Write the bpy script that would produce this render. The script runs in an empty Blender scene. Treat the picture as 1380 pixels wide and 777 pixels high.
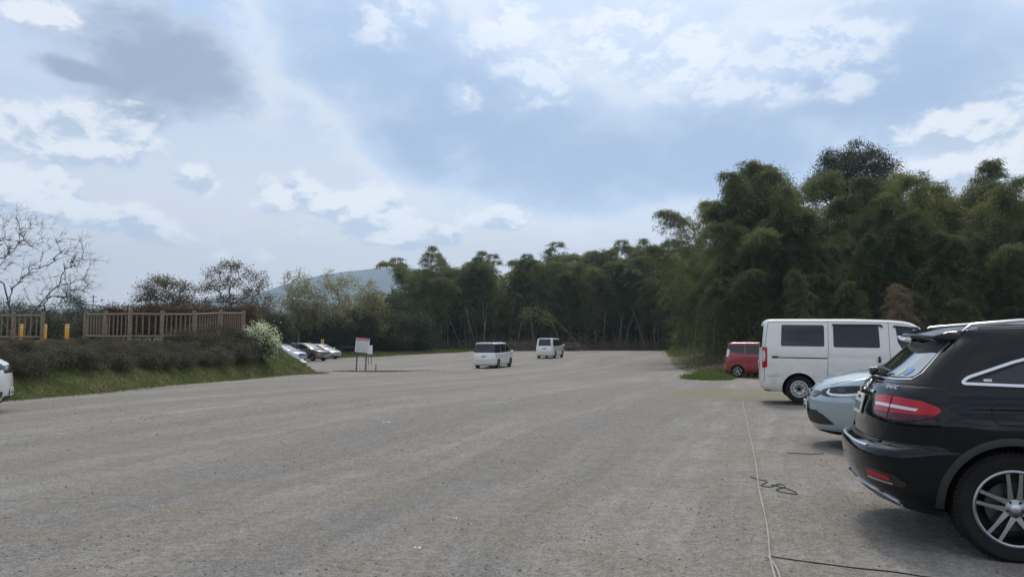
import bpy, bmesh, math, random
from mathutils import Vector, Matrix, noise
from mathutils.bvhtree import BVHTree
from mathutils.geometry import delaunay_2d_cdt
R_ = math.radians
PI = math.pi
sc = bpy.context.scene
COL = sc.collection
EYE = 1.50
PITCH = math.atan(71.5 / 1000)

# ---------------------------------------------------------------- measuring helpers (photo measurements -> metres)
def ray(px, py):
    cx, cy = (px - 690) / 1000, (388.5 - py) / 1000
    f = Vector((0, math.cos(PITCH), math.sin(PITCH))); u = Vector((0, -math.sin(PITCH), math.cos(PITCH)))
    return Vector((1, 0, 0)) * cx + u * cy + f
def at_y(px, py, Y):
    d = ray(px, py); return Vector((0, 0, EYE)) + d * (Y / d.y)
def at_z(px, py, z):
    d = ray(px, py); return Vector((0, 0, EYE)) + d * ((z - EYE) / d.z)

def lerp(a, b, t): return a + (b - a) * t
def smooth(a, b, x):
    t = max(0, min(1, (x - a) / (b - a))); return t * t * (3 - 2 * t)
def tab(t, x):
    if x <= t[0][0]: return t[0][1]
    for (a, va), (b, vb) in zip(t, t[1:]):
        if x <= b: return va + (vb - va) * (x - a) / (b - a)
    return t[-1][1]
def stab(t, x):           # smooth table
    if x <= t[0][0]: return t[0][1]
    for (a, va), (b, vb) in zip(t, t[1:]):
        if x <= b:
            return va + (vb - va) * smooth(a, b, x)
    return t[-1][1]

# ---------------------------------------------------------------- terrain
GY1 = [(0, 0), (10, .03), (17, .06), (25, -.08), (37, -.27), (54, -.38), (62, -.22), (69, -.02), (85, .15), (115, .38), (200, .9), (400, 1.0)]
GY2 = [(0, 0), (17, .0), (25, -.06), (37, -.22), (46, -.32), (60, -.34), (73, -.24), (85, .02), (115, .38), (200, .9), (400, 1.0)]
EDGE = [(-13.2, -8), (-13.3, 10), (-13.1, 19), (-12.5, 25), (-12.2, 32), (-12.1, 36), (-11.6, 39.5), (-10.9, 42), (-11.6, 43.4), (-14.5, 44.6), (-20, 46), (-60, 47)]
def edge_dist(x, y):
    best = 1e9; s = 1
    for (x0, y0), (x1, y1) in zip(EDGE, EDGE[1:]):
        dx, dy = x1 - x0, y1 - y0
        t = max(0, min(1, ((x - x0) * dx + (y - y0) * dy) / (dx * dx + dy * dy)))
        qx, qy = x - x0 - t * dx, y - y0 - t * dy
        d = math.hypot(qx, qy)
        if d < best:
            best = d; s = 1 if (dx * qy - dy * qx) > 0 else -1
    return best * s
def g0(x, y):
    k = smooth(-12, -2, x)
    z = lerp(stab(GY2, y), stab(GY1, y), k)
    # hollow behind the bank where the cars are parked
    z -= .85 * math.exp(-(((x + 17.0) / 3.4) ** 2 + ((y - 48.5) / 3.2) ** 2))
    # low mound of earth and leaves at the right edge of the lot
    z += .55 * smooth(.5, 5, x - max(9.0, .205 * y)) * smooth(38, 52, y) * (1 - smooth(95, 112, y))
    z += .02 * noise.noise(Vector((x * .25, y * .25, 0))) * smooth(0, 15, y) + .008 * noise.noise(Vector((x * .9, y * .9, 3)))
    return z
def bank_h(x, y):
    d = edge_dist(x, y)
    if d <= 0: return -.06 + d * .02
    top = 1.5 + .28 * smooth(30, 40, y) + .1 * smooth(-20, -30, x)
    n = .09 * noise.noise(Vector((x * .7, y * .7, 1.0))) + .04 * noise.noise(Vector((x * 2.3, y * 2.3, 4.0)))
    k = min(1, d / 3.3)
    return -.06 + top * (1 - (1 - k) ** 1.7) * 1.0 + n * smooth(0, .8, d)
def gz(x, y):
    b = g0(x, y)
    d = edge_dist(x, y)
    return b + max(0, bank_h(x, y)) if d > 0 else b

# ---------------------------------------------------------------- object helpers
def tag(o, label=None, cat=None, group=None, kind=None):
    if label: o['label'] = label
    if cat: o['category'] = cat
    if group: o['group'] = group
    if kind: o['kind'] = kind
    return o
def thing(name, label, cat, loc=(0, 0, 0), rz=0, group=None, tilt=(0, 0), scale=1):
    o = bpy.data.objects.new(name, None); COL.objects.link(o)
    o.empty_display_size = .3
    o.location = loc; o.rotation_euler = (tilt[0], tilt[1], rz); o.scale = (scale,) * 3
    return tag(o, label, cat, group)
def mk(name, me, mats, parent=None, angle=None, smooth_=True):
    if not isinstance(mats, (list, tuple)): mats = [mats]
    me.name = name
    for m in mats: me.materials.append(m)
    if smooth_:
        me.shade_smooth()
        if angle: me.set_sharp_from_angle(angle=R_(angle))
    o = bpy.data.objects.new(name, me); COL.objects.link(o)
    if parent: o.parent = parent
    return o
class MB:
    def __init__(s): s.v = []; s.f = []; s.mi = []
    def add(s, vs, fs, mi=0):
        b = len(s.v); s.v += [tuple(v) for v in vs]
        s.f += [tuple(b + i for i in f) for f in fs]; s.mi += [mi] * len(fs)
    def box(s, c, d, rz=0, mi=0, bev=0, M=None):
        x, y, z = d[0] / 2, d[1] / 2, d[2] / 2
        if bev:
            bm = bmesh.new(); bmesh.ops.create_cube(bm, size=1)
            for v in bm.verts: v.co = Vector((v.co.x * d[0], v.co.y * d[1], v.co.z * d[2]))
            bmesh.ops.bevel(bm, geom=bm.edges[:], offset=bev, segments=2, affect='EDGES', profile=.6)
            vs = [v.co.copy() for v in bm.verts]; fs = [[v.index for v in f.verts] for f in bm.faces]; bm.free()
        else:
            vs = [Vector((a, b, e)) for a in (-x, x) for b in (-y, y) for e in (-z, z)]
            fs = [(0, 1, 3, 2), (4, 6, 7, 5), (0, 4, 5, 1), (2, 3, 7, 6), (0, 2, 6, 4), (1, 5, 7, 3)]
        m = Matrix.Translation(c) @ (M if M else Matrix.Rotation(rz, 4, 'Z'))
        s.add([m @ v for v in vs], fs, mi)
    def tube(s, pts, rads, n=6, mi=0, cap=True):
        pts = [Vector(p) for p in pts]
        if not isinstance(rads, (list, tuple)): rads = [rads] * len(pts)
        vs = []; fs = []
        prev = None
        for i, p in enumerate(pts):
            t = (pts[min(i + 1, len(pts) - 1)] - pts[max(i - 1, 0)])
            if t.length < 1e-9: t = Vector((0, 0, 1))
            t.normalize()
            if prev is None:
                a = Vector((1, 0, 0)) if abs(t.x) < .8 else Vector((0, 1, 0))
            else: a = prev
            a = (a - t * a.dot(t)).normalized(); prev = a
            b = t.cross(a)
            for k in range(n):
                q = 2 * PI * k / n
                vs.append(p + (a * math.cos(q) + b * math.sin(q)) * rads[i])
        for i in range(len(pts) - 1):
            for k in range(n):
                k2 = (k + 1) % n
                fs.append((i * n + k, i * n + k2, (i + 1) * n + k2, (i + 1) * n + k))
        if cap:
            fs.append(tuple(range(n))[::-1]); fs.append(tuple((len(pts) - 1) * n + k for k in range(n)))
        s.add(vs, fs, mi)
    def lathe(s, prof, n=32, mi=0, axis='Y', o=(0, 0, 0), closed=False):
        # prof: (radius, along axis)
        vs = []; fs = []; m = len(prof); o = Vector(o)
        for k in range(n):
            q = 2 * PI * k / n; c, d = math.cos(q), math.sin(q)
            for r, h in prof:
                v = Vector((r * c, h, r * d)) if axis == 'Y' else Vector((r * c, r * d, h))
                vs.append(o + v)
        for k in range(n):
            k2 = (k + 1) % n
            for i in range(m - (0 if closed else 1)):
                j = (i + 1) % m
                fs.append((k * m + i, k * m + j, k2 * m + j, k2 * m + i))
        s.add(vs, fs, mi)
    def mesh(s, shift=None, recalc=False, merge=0):
        me = bpy.data.meshes.new('m')
        v = s.v if not shift else [(a[0] + shift[0], a[1] + shift[1], a[2] + shift[2]) for a in s.v]
        me.from_pydata(v, [], s.f)
        if any(s.mi): me.polygons.foreach_set('material_index', s.mi)
        if recalc or merge:
            bm = bmesh.new(); bm.from_mesh(me)
            if merge: bmesh.ops.remove_doubles(bm, verts=bm.verts, dist=merge)
            bmesh.ops.recalc_face_normals(bm, faces=bm.faces); bm.to_mesh(me); bm.free()
        me.update()
        return me
    def build(s, name, mats, parent=None, angle=35, smooth_=True, **k):
        return mk(name, s.mesh(**k), mats, parent, angle, smooth_)
def copy_tree(o, parent=None):
    c = o.copy(); COL.objects.link(c)
    if parent: c.parent = parent
    for ch in o.children: copy_tree(ch, c)
    return c

# ---------------------------------------------------------------- materials
def nt(name):
    m = bpy.data.materials.new(name); m.use_nodes = True
    n = m.node_tree.nodes; l = m.node_tree.links
    return m, n, l, n['Principled BSDF']
def mat(name, col, rough=.5, metal=0, coat=0, spec=.5, bump=0, bscale=40, var=0, vscale=3, dirt=None, trans=0, ior=None):
    m, n, l, b = nt(name)
    b.inputs['Base Color'].default_value = (*col, 1)
    b.inputs['Roughness'].default_value = rough
    b.inputs['Metallic'].default_value = metal
    b.inputs['Coat Weight'].default_value = coat
    b.inputs['Coat Roughness'].default_value = .04
    b.inputs['Specular IOR Level'].default_value = spec
    tc = n.new('ShaderNodeTexCoord')
    if var:
        nz = n.new('ShaderNodeTexNoise'); nz.inputs['Scale'].default_value = vscale; nz.inputs['Detail'].default_value = 6
        l.new(tc.outputs['Object'], nz.inputs['Vector'])
        r = n.new('ShaderNodeValToRGB'); l.new(nz.outputs['Fac'], r.inputs['Fac'])
        r.color_ramp.elements[0].position = .3; r.color_ramp.elements[1].position = .7
        r.color_ramp.elements[0].color = (*[c * (1 - var) for c in col], 1)
        r.color_ramp.elements[1].color = (*[min(1, c * (1 + var)) for c in col], 1)
        l.new(r.outputs['Color'], b.inputs['Base Color'])
    if dirt:      # dusty road film: rougher and browner low on the body
        dc, z0, z1, amt = dirt
        sx = n.new('ShaderNodeSeparateXYZ'); l.new(tc.outputs['Object'], sx.inputs['Vector'])
        mr = n.new('ShaderNodeMapRange'); mr.inputs['From Min'].default_value = z1; mr.inputs['From Max'].default_value = z0
        mr.inputs['To Min'].default_value = .04; mr.inputs['To Max'].default_value = amt
        l.new(sx.outputs['Z'], mr.inputs['Value'])
        nz2 = n.new('ShaderNodeTexNoise'); nz2.inputs['Scale'].default_value = 7; nz2.inputs['Detail'].default_value = 8
        l.new(tc.outputs['Object'], nz2.inputs['Vector'])
        mu = n.new('ShaderNodeMath'); mu.operation = 'MULTIPLY'; l.new(mr.outputs['Result'], mu.inputs[0])
        mr2 = n.new('ShaderNodeMapRange'); mr2.inputs['From Min'].default_value = .35; mr2.inputs['From Max'].default_value = .7
        mr2.inputs['To Min'].default_value = .5; mr2.inputs['To Max'].default_value = 1.2
        l.new(nz2.outputs['Fac'], mr2.inputs['Value']); l.new(mr2.outputs['Result'], mu.inputs[1])
        mx = n.new('ShaderNodeMix'); mx.data_type = 'RGBA'
        l.new(mu.outputs[0], mx.inputs[0]); mx.inputs[6].default_value = (*col, 1); mx.inputs[7].default_value = (*dc, 1)
        l.new(mx.outputs[2], b.inputs['Base Color'])
        ad = n.new('ShaderNodeMath'); ad.operation = 'MULTIPLY_ADD'; ad.inputs[1].default_value = .5; ad.inputs[2].default_value = rough
        l.new(mu.outputs[0], ad.inputs[0]); l.new(ad.outputs[0], b.inputs['Roughness'])
    if bump:
        nb = n.new('ShaderNodeTexNoise'); nb.inputs['Scale'].default_value = bscale; nb.inputs['Detail'].default_value = 5
        l.new(tc.outputs['Object'], nb.inputs['Vector'])
        bp = n.new('ShaderNodeBump'); bp.inputs['Strength'].default_value = bump; bp.inputs['Distance'].default_value = .02
        l.new(nb.outputs['Fac'], bp.inputs['Height']); l.new(bp.outputs['Normal'], b.inputs['Normal'])
    return m
DUST = (.22, .20, .17)
M = {}
def setup_mats():
    M['black_paint'] = mat('black_paint', (.002, .0035, .0065), .08, 0, .22, .22)
    M['black_plastic'] = mat('black_plastic', (.012, .012, .013), .55, bump=.1, bscale=300, dirt=(DUST, .1, .6, .05))
    M['gloss_black'] = mat('gloss_black', (.006, .006, .007), .12, coat=.5)
    M['white_paint'] = mat('white_paint', (.74, .74, .73), .22, 0, .8, .5, dirt=(DUST, .25, .9, .3))
    M['van_white'] = mat('van_white', (.72, .72, .69), .35, 0, .35, .5, dirt=(DUST, .3, 1.2, .35))
    M['blue_paint'] = mat('blue_paint', (.34, .425, .46), .28, .25, .9, .5, dirt=(DUST, .2, .8, .18))
    M['red_paint'] = mat('red_paint', (.27, .008, .022), .25, .15, .9, .5, dirt=(DUST, .2, .8, .18))
    M['bronze_paint'] = mat('bronze_paint', (.22, .19, .155), .28, .4, .8, dirt=(DUST, .2, .8, .18))
    M['silver_paint'] = mat('silver_paint', (.5, .51, .53), .28, .5, .8)
    M['pale_blue_paint'] = mat('pale_blue_paint', (.4, .46, .54), .28, .4, .8)
    M['glass'] = mat('dark_glass', (.012, .014, .017), .03, 0, 0, .6)
    M['glass2'] = mat('privacy_glass', (.02, .023, .028), .05, 0, 0, .5)
    M['screen'] = mat('windscreen_glass', (.05, .058, .068), .03, 0, 1.0, 1.0)
    M['screen'].node_tree.nodes['Principled BSDF'].inputs['IOR'].default_value = 1.9; M['screen'].node_tree.nodes['Principled BSDF'].inputs['Coat IOR'].default_value = 1.9
    M['chrome'] = mat('chrome', (.75, .76, .78), .12, 1.0)
    M['satin'] = mat('satin_aluminium', (.6, .62, .65), .3, 1.0)
    M['alloy'] = mat('alloy', (.34, .35, .37), .3, 1.0)
    M['alloy_dark'] = mat('alloy_dark', (.02, .02, .022), .35, .3)
    M['tyre'] = mat('tyre_rubber', (.007, .007, .008), .8, 0, 0, .25, bump=.3, bscale=120, dirt=(DUST, -.4, .5, .05))
    M['disc'] = mat('brake_disc_steel', (.09, .09, .095), .45, .8)
    M['well'] = mat('wheel_well', (.006, .006, .006), .9)
    M['red_lens'] = mat('red_lens', (.40, .004, .012), .12, 0, .25, .35)
    M['dark_red_lens'] = mat('dark_red_lens', (.07, .002, .006), .12, 0, .25, .35)
    M['clear_lens'] = mat('clear_lens', (.6, .6, .62), .12, .2, .9)
    M['lens_dark'] = mat('smoked_lamp', (.012, .013, .015), .08, 0, .15, .4)
    M['lamp_bar'] = mat('lamp_light_guide', (.7, .72, .75), .2, .3, .8)
    M['orange_lens'] = mat('orange_lens', (.7, .2, .02), .2, 0, .5)
    M['plate'] = mat('number_plate_white', (.62, .63, .62), .4)
    M['plate_yellow'] = mat('number_plate_yellow', (.75, .55, .05), .4)
    M['plate_ink'] = mat('number_plate_ink', (.02, .09, .05), .5)
    M['seam'] = mat('panel_gap', (.004, .004, .004), .8)
    M['blue_sticker'] = mat('blue_sticker', (.08, .2, .5), .4)
    M['white_sticker'] = mat('white_sticker', (.6, .62, .6), .5)
    M['green_sticker'] = mat('green_sticker', (.3, .5, .3), .5)
    M['steel_wheel'] = mat('painted_steel', (.5, .5, .51), .35, .6)
    M['wood'] = mat('weathered_log_wood', (.205, .152, .104), .8, bump=.5, bscale=25, var=.3, vscale=6)
    M['wood_dark'] = mat('grey_post_wood', (.09, .085, .08), .85, bump=.5, bscale=20, var=.3, vscale=8)
    M['yellow'] = mat('yellow_orange_paint', (.75, .33, .015), .45, var=.1)
    M['sign_white'] = mat('sign_white', (.66, .68, .70), .45, var=.04)
    M['sign_red'] = mat('sign_red', (.6, .04, .07), .45)
    M['ink'] = mat('sign_ink', (.05, .06, .08), .6)
    M['sign_yellow'] = mat('sign_yellow', (.72, .48, .03), .5)
    M['rope'] = mat('pale_rope', (.36, .34, .30), .8, bump=.4, bscale=400, var=.2, vscale=10)
    M['rope_dark'] = mat('dark_rope', (.035, .033, .033), .85)
    M['roof_white'] = mat('pale_sheet_roof', (.62, .66, .72), .4, var=.06)
    M['wall_pale'] = mat('pale_wall', (.4, .41, .42), .7)
    M['concrete'] = mat('concrete', (.35, .34, .32), .85, var=.2, bump=.3)
    M['pole'] = mat('utility_pole', (.13, .13, .135), .8)
    M['litter'] = mat('litter_white', (.6, .6, .6), .6)
    M['stone'] = mat('stones', (.12, .115, .11), .85, var=.4, vscale=8)
    M['stone_pale'] = mat('pale_stones', (.27, .26, .24), .85, var=.4, vscale=8)
# ---------------------------------------------------------------- car bodies
def pchip(ys):
    n = len(ys); d = [ys[i + 1] - ys[i] for i in range(n - 1)]
    m = [0.0] * n
    for i in range(1, n - 1):
        if d[i - 1] * d[i] > 0: m[i] = 2 * d[i - 1] * d[i] / (d[i - 1] + d[i])
    m[0] = d[0]; m[-1] = d[-1]
    def f(t):
        i = min(int(t), n - 2); s = t - i
        h00 = 2 * s ** 3 - 3 * s * s + 1; h10 = s ** 3 - 2 * s * s + s; h01 = -2 * s ** 3 + 3 * s * s; h11 = s ** 3 - s * s
        return h00 * ys[i] + h10 * m[i] + h01 * ys[i + 1] + h11 * m[i + 1]
    return f
def shell(rows, zx, nc=10, ns=24, sub=4, taper=None, mod=None, crown=0.0, ncap=8):
    """rows bottom->top: (z or list of z at zx, R, F, w, A, n, B, m)"""
    L = len(rows); nz = len(zx)
    zf = [pchip([(r[0][k] if isinstance(r[0], (list, tuple)) else r[0]) for r in rows]) for k in range(nz)]
    pf = [pchip([r[j] for r in rows]) for j in range(1, 8)]
    T = [(L - 1) * k / ((L - 1) * sub) for k in range((L - 1) * sub + 1)]
    grid = []
    for t in T:
        R, F, w, A, n, B, m = [p(t) for p in pf]
        zs = [f(t) for f in zf]
        pts = []
        for k in range(nc + 1):
            th = k / nc * PI / 2
            pts.append((R + A * (1 - max(0, math.cos(th)) ** (2 / n)), w * math.sin(th) ** (2 / n)))
        for k in range(1, ns): pts.append((lerp(R + A, F - B, k / ns), w))
        for k in range(nc, -1, -1):
            th = k / nc * PI / 2
            pts.append((F - B * (1 - max(0, math.cos(th)) ** (2 / m)), w * math.sin(th) ** (2 / m)))
        row = []
        for x, y in pts:
            if taper: y *= stab(taper, x)
            z = tab(list(zip(zx, zs)), x)
            v = (x, y, z)
            if mod: v = mod(*v)
            row.append(v)
        grid.append(row)
    mb = MB(); N = len(grid[0])
    for s in (1, -1):
        vs = [(x, y * s, z) for row in grid for x, y, z in row]
        fs = []
        for j in range(len(grid) - 1):
            for i in range(N - 1):
                q = (j * N + i, j * N + i + 1, (j + 1) * N + i + 1, (j + 1) * N + i)
                fs.append(q if s < 0 else q[::-1])
        mb.add(vs, fs)
    wm = max(p[1] for p in grid[-1])
    for row, cr, up in ((grid[-1], crown, 1), (grid[0], 0, -1)):
        vs = []; fs = []
        for x, y, z in row:
            for k in range(ncap + 1):
                s = 1 - 2 * k / ncap
                vs.append((x, y * s, z + cr * (y / wm) * (1 - abs(s) ** 2.2)))
        for i in range(N - 1):
            for k in range(ncap):
                a = i * (ncap + 1) + k; q = (a, a + 1, a + ncap + 2, a + ncap + 1)
                fs.append(q if up > 0 else q[::-1])
        mb.add(vs, fs)
    return mb
def to_bm(mb):
    bm = bmesh.new(); me = mb.mesh(); bm.from_mesh(me); bpy.data.meshes.remove(me)
    bmesh.ops.remove_doubles(bm, verts=bm.verts, dist=1e-4)
    bmesh.ops.dissolve_degenerate(bm, dist=1e-5, edges=bm.edges)
    bmesh.ops.recalc_face_normals(bm, faces=bm.faces)
    return bm
class Car:
    def __init__(s, root, L):
        s.root = root; s.L = L
    def bodywork(s, lower, upper, wheels, r_arch, paint, under=.34, depth=.42, name='body'):
        """wheels: list of x; cut wheel wells; build one mesh"""
        bm = to_bm(lower); me = bpy.data.meshes.new('t'); bm.to_mesh(me); bm.free()
        o = bpy.data.objects.new('t', me); COL.objects.link(o)
        cut = MB()
        w = max(v[1] for v in lower.v)
        for x, z in wheels:
            for sgn in (1, -1):
                y1 = sgn * (w + .1); y0 = sgn * (w - depth)
                n = 40; vs = []
                for yy in (y0, y1):
                    for k in range(n):
                        q = 2 * PI * k / n; vs.append((x + r_arch * math.cos(q), yy, z + r_arch * math.sin(q)))
                fs = [(k, (k + 1) % n, n + (k + 1) % n, n + k) for k in range(n)] + [tuple(range(n))[::-1], tuple(range(n, 2 * n))]
                cut.add(vs, fs)
        cme = cut.mesh(recalc=True); co = bpy.data.objects.new('c', cme); COL.objects.link(co)
        md = o.modifiers.new('b', 'BOOLEAN'); md.operation = 'DIFFERENCE'; md.object = co; md.solver = 'EXACT'
        bpy.context.view_layer.update()
        dg = bpy.context.evaluated_depsgraph_get()
        res = bpy.data.meshes.new_from_object(o.evaluated_get(dg))
        bpy.data.objects.remove(o); bpy.data.objects.remove(co)
        bm = bmesh.new(); bm.from_mesh(res); bpy.data.meshes.remove(res)
        for f in bm.faces:
            c = f.calc_center_median(); mi = 0
            for x, z in wheels:
                if all(math.hypot(v.co.x - x, v.co.z - z) < r_arch + 2e-3 for v in f.verts) and abs(c.y) < w + .05:
                    if abs(f.normal.y) < .3 or abs(c.y) < w - depth + .02: mi = 1
            if f.normal.z < -.8 and c.z < under: mi = 1
            f.material_index = mi
        if upper is not None:
            b2 = to_bm(upper); me2 = bpy.data.meshes.new('t'); b2.to_mesh(me2); b2.free(); bm.from_mesh(me2); bpy.data.meshes.remove(me2)
        # bvh for conforming parts
        src = MB(); src.add(lower.v, lower.f)
        if upper is not None: src.add(upper.v, upper.f)
        s.bvh = BVHTree.FromPolygons([Vector(v) for v in src.v], src.f)
        bmesh.ops.translate(bm, verts=bm.verts, vec=(-s.L / 2, 0, 0))
        me = bpy.data.meshes.new(name); bm.to_mesh(me); bm.free()
        s.body = mk(name, me, [paint, M['well']], s.root, 32)
        return s.body
    def cast(s, view, a, b):
        k = .70710678
        if view == 'R': o, d = Vector((a, -3, b)), Vector((0, 1, 0))       # right side (y<0)
        elif view == 'L': o, d = Vector((a, 3, b)), Vector((0, -1, 0))
        elif view == 'B': o, d = Vector((-3, a, b)), Vector((1, 0, 0))      # back
        elif view == 'F': o, d = Vector((s.L + 3, a, b)), Vector((-1, 0, 0))
        elif view == 'T': o, d = Vector((a, b, 4)), Vector((0, 0, -1))
        elif view in ('BR', 'BL'):                                          # a=(x+|y|)*k
            sg = -1 if view == 'BR' else 1
            o = Vector((a * k, sg * a * k, b)) + Vector((-k, sg * k, 0)) * 4; d = Vector((k, -sg * k, 0))
        elif view in ('FR', 'FL'):
            sg = -1 if view == 'FR' else 1                                   # a=((L-x)+|y|)*k
            o = Vector((s.L - a * k, sg * a * k, b)) + Vector((k, sg * k, 0)) * 4; d = Vector((-k, -sg * k, 0))
        h = s.bvh.ray_cast(o, d)
        if h[0] is None: return None, None
        n = h[1]
        if n.dot(d) > 0: n = -n
        return h[0], n
    def patch(s, name, view, outline, m, off=.004, res=.05, skirt=.006, parent=None, round_=0, build=True, angle=40):
        if round_: outline = round_poly(outline, round_)
        pl = densify(outline, res)
        n0 = len(pl); pts = [Vector(p) for p in pl]
        xs = [p[0] for p in pl]; ys = [p[1] for p in pl]
        nx = int((max(xs) - min(xs)) / res); ny = int((max(ys) - min(ys)) / res)
        for i in range(1, nx + 1):
            for j in range(1, ny + 1):
                q = (min(xs) + (i - .03) * (max(xs) - min(xs)) / (nx + 1), min(ys) + (j - .03) * (max(ys) - min(ys)) / (ny + 1))
                if inside(q, pl) and min((q[0] - p[0]) ** 2 + (q[1] - p[1]) ** 2 for p in pl) > (res * .35) ** 2: pts.append(Vector(q))
        r = delaunay_2d_cdt(pts, [(i, (i + 1) % n0) for i in range(n0)], [], 1, 1e-6)
        vs2, es, fs = r[0], r[1], r[2]
        P = []; bad = set(); ND = []
        for i, v in enumerate(vs2):
            h, n = s.cast(view, v.x, v.y)
            if h is None: bad.add(i); P.append(Vector((0, 0, 0))); ND.append(Vector((0, 0, 1)))
            else: P.append(h + n * off); ND.append(n)
        fs = [f for f in fs if not any(i in bad for i in f)]
        cnt = {}
        for f in fs:
            for a, b in zip(f, f[1:] + f[:1]):
                cnt[(min(a, b), max(a, b))] = cnt.get((min(a, b), max(a, b)), 0) + 1
        mb = MB(); vs = list(P); F = [tuple(f) for f in fs]
        if skirt:
            lo = {}
            for (a, b), c in cnt.items():
                if c == 1:
                    for i in (a, b):
                        if i not in lo: lo[i] = len(vs); vs.append(P[i] - ND[i] * skirt)
                    F.append((a, b, lo[b], lo[a]))
        mb.add(vs, F)
        if not build: return mb
        return mb.build(name, m, parent or s.root, angle, shift=(-s.L / 2, 0, 0), recalc=False)
    def strip(s, name, view, line, width, m, off=.005, closed=False, parent=None, res=.04, build=True, mb=None, skirt=.008):
        if closed: line = list(line) + [line[0]]
        if name == 'g': name, mb, build, m = 'panel_gap', None, True, M['seam']
        pl = densify(line, res, closed=False)
        out = mb or MB(); vs = []; fs = []
        n = len(pl)
        for i, p in enumerate(pl):
            a = pl[i - 1] if i else (pl[-2] if closed else pl[0]); b = pl[i + 1] if i < n - 1 else (pl[1] if closed else pl[-1])
            tx, ty = b[0] - a[0], b[1] - a[1]; l = math.hypot(tx, ty) or 1
            nx, ny = -ty / l * width / 2, tx / l * width / 2
            for e, o in ((1, -skirt), (1, 0), (-1, 0), (-1, -skirt)):
                h, nn = s.cast(view, p[0] + nx * e, p[1] + ny * e)
                if h is None: h, nn = s.cast(view, p[0], p[1])
                if h is None: return None
                vs.append(h + nn * (off + o))
        for i in range(n - 1):
            for k in range(3): fs.append((i * 4 + k, i * 4 + k + 1, i * 4 + k + 5, i * 4 + k + 4))
        out.add(vs, fs)
        if mb or not build: return out
        return out.build(name, m, parent or s.root, 40, shift=(-s.L / 2, 0, 0))
    def put(s, mb, name, m, parent=None, **k):
        if not isinstance(mb, MB): return None
        return mb.build(name, m, parent or s.root, shift=(-s.L / 2, 0, 0), **k)
    def wheel(s, x, y, r, rr, style, z=None, width=.23, n=40):
        """y sign gives the side; outward face at |y|"""
        z = r if z is None else z
        sg = 1 if y > 0 else -1
        t = MB()
        w = width; rs = rr + .012
        prof = [(rs - .02, -w + .01), (rs, -w + .004), (rs + .02, -w - .004), (r * .9, -w - .008), (r * .965, -w + .012), (r, -w + .035), (r, -.035 - .0), (r * .965, -.012), (r * .9, .008), (rs + .02, .004), (rs, -.004), (rs - .02, -.01)]
        # tread grooves
        k0 = 6
        g = []
        for a in (.25, .5, .75):
            yy = lerp(-w + .035, -.035, a); g += [(r, yy - .008), (r - .008, yy - .006), (r - .008, yy + .006), (r, yy + .008)]
        if n >= 40: prof = prof[:k0] + g + prof[k0:]
        t.lathe(prof, n, 0)
        if n >= 60:      # shoulder tread blocks
            for k in range(72):
                q = 2 * PI * k / 72
                for yy in (-.028, -w + .03):
                    mm = Matrix.Rotation(-q, 4, 'Y')
                    t.box(mm @ Vector((r - .0035, yy, 0)), (.012, .03, r * 2 * PI / 72 * .62), M=mm.copy())
        root = t.build('wheel', M['tyre'], s.root, 40)
        root.location = (x - s.L / 2, y, z)
        if sg < 0: root.rotation_euler = (0, 0, PI)
        d = MB()
        # barrel + backing
        d.lathe([(rr + .004, -.006), (rr - .012, -.03), (rr - .02, -w * .5), (rr - .02, -w + .02), (.05, -w + .02)], n, 0)
        if style != 'steel':
            d.lathe([(rr * .62, -.09), (rr * .62, -.1), (.05, -.1)], n, 0)
        bk = d.build('wheel_barrel', M['alloy_dark'], root, 40)
        e = MB()
        e.lathe([(rr + .008, -.012), (rr + .008, .0), (rr - .004, .004), (rr - .014, -.004), (rr - .016, -.03)], n, 0)
        ht = -.012
        if style == 'twin5':
            for k in range(5):
                q0 = 2 * PI * k / 5 + PI / 2
                for sgn in (-1, 1):
                    a0 = q0 + sgn * .45; a1 = q0 + sgn * .165
                    p0 = Vector((.058 * math.cos(a0), 0, .058 * math.sin(a0))); p1 = Vector(((rr - .004) * math.cos(a1), 0, (rr - .004) * math.sin(a1)))
                    dv = (p1 - p0).normalized(); nn = Vector((-dv.z, 0, dv.x))
                    a, b = .019, .012
                    vs = []
                    for pp, hw, y_ in ((p0, a, -.02), (lerpv(p0, p1, .5), b, -.01), (p1, b, -.004)):
                        for sx in (-1, 1):
                            vs += [pp + nn * hw * sx + Vector((0, y_, 0)), pp + nn * hw * 1.15 * sx + Vector((0, y_ - .045, 0))]
                    fs = []
                    for j in range(2):
                        o = j * 4
                        fs += [(o, o + 2, o + 6, o + 4), (o + 1, o, o + 4, o + 5), (o + 2, o + 3, o + 7, o + 6)]
                    e.add(vs, fs)
            e.lathe([(0, -.008), (.03, -.008), (.036, -.014), (.062, -.02), (.072, -.035), (.072, -.07)], 30, 0)
        elif style == 'steel':
            e = MB()
            e.lathe([(rr + .008, -.012), (rr + .008, .0), (rr - .006, .003), (rr - .02, -.02), (rr - .03, -.05), (rr * .72, -.035), (rr * .62, -.03), (rr * .5, -.045), (rr * .3, -.075), (rr * .26, -.075)], n, 0)
        else:
            ns_ = {'five': 5, 'seven': 7, 'ten': 10}[style]
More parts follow.
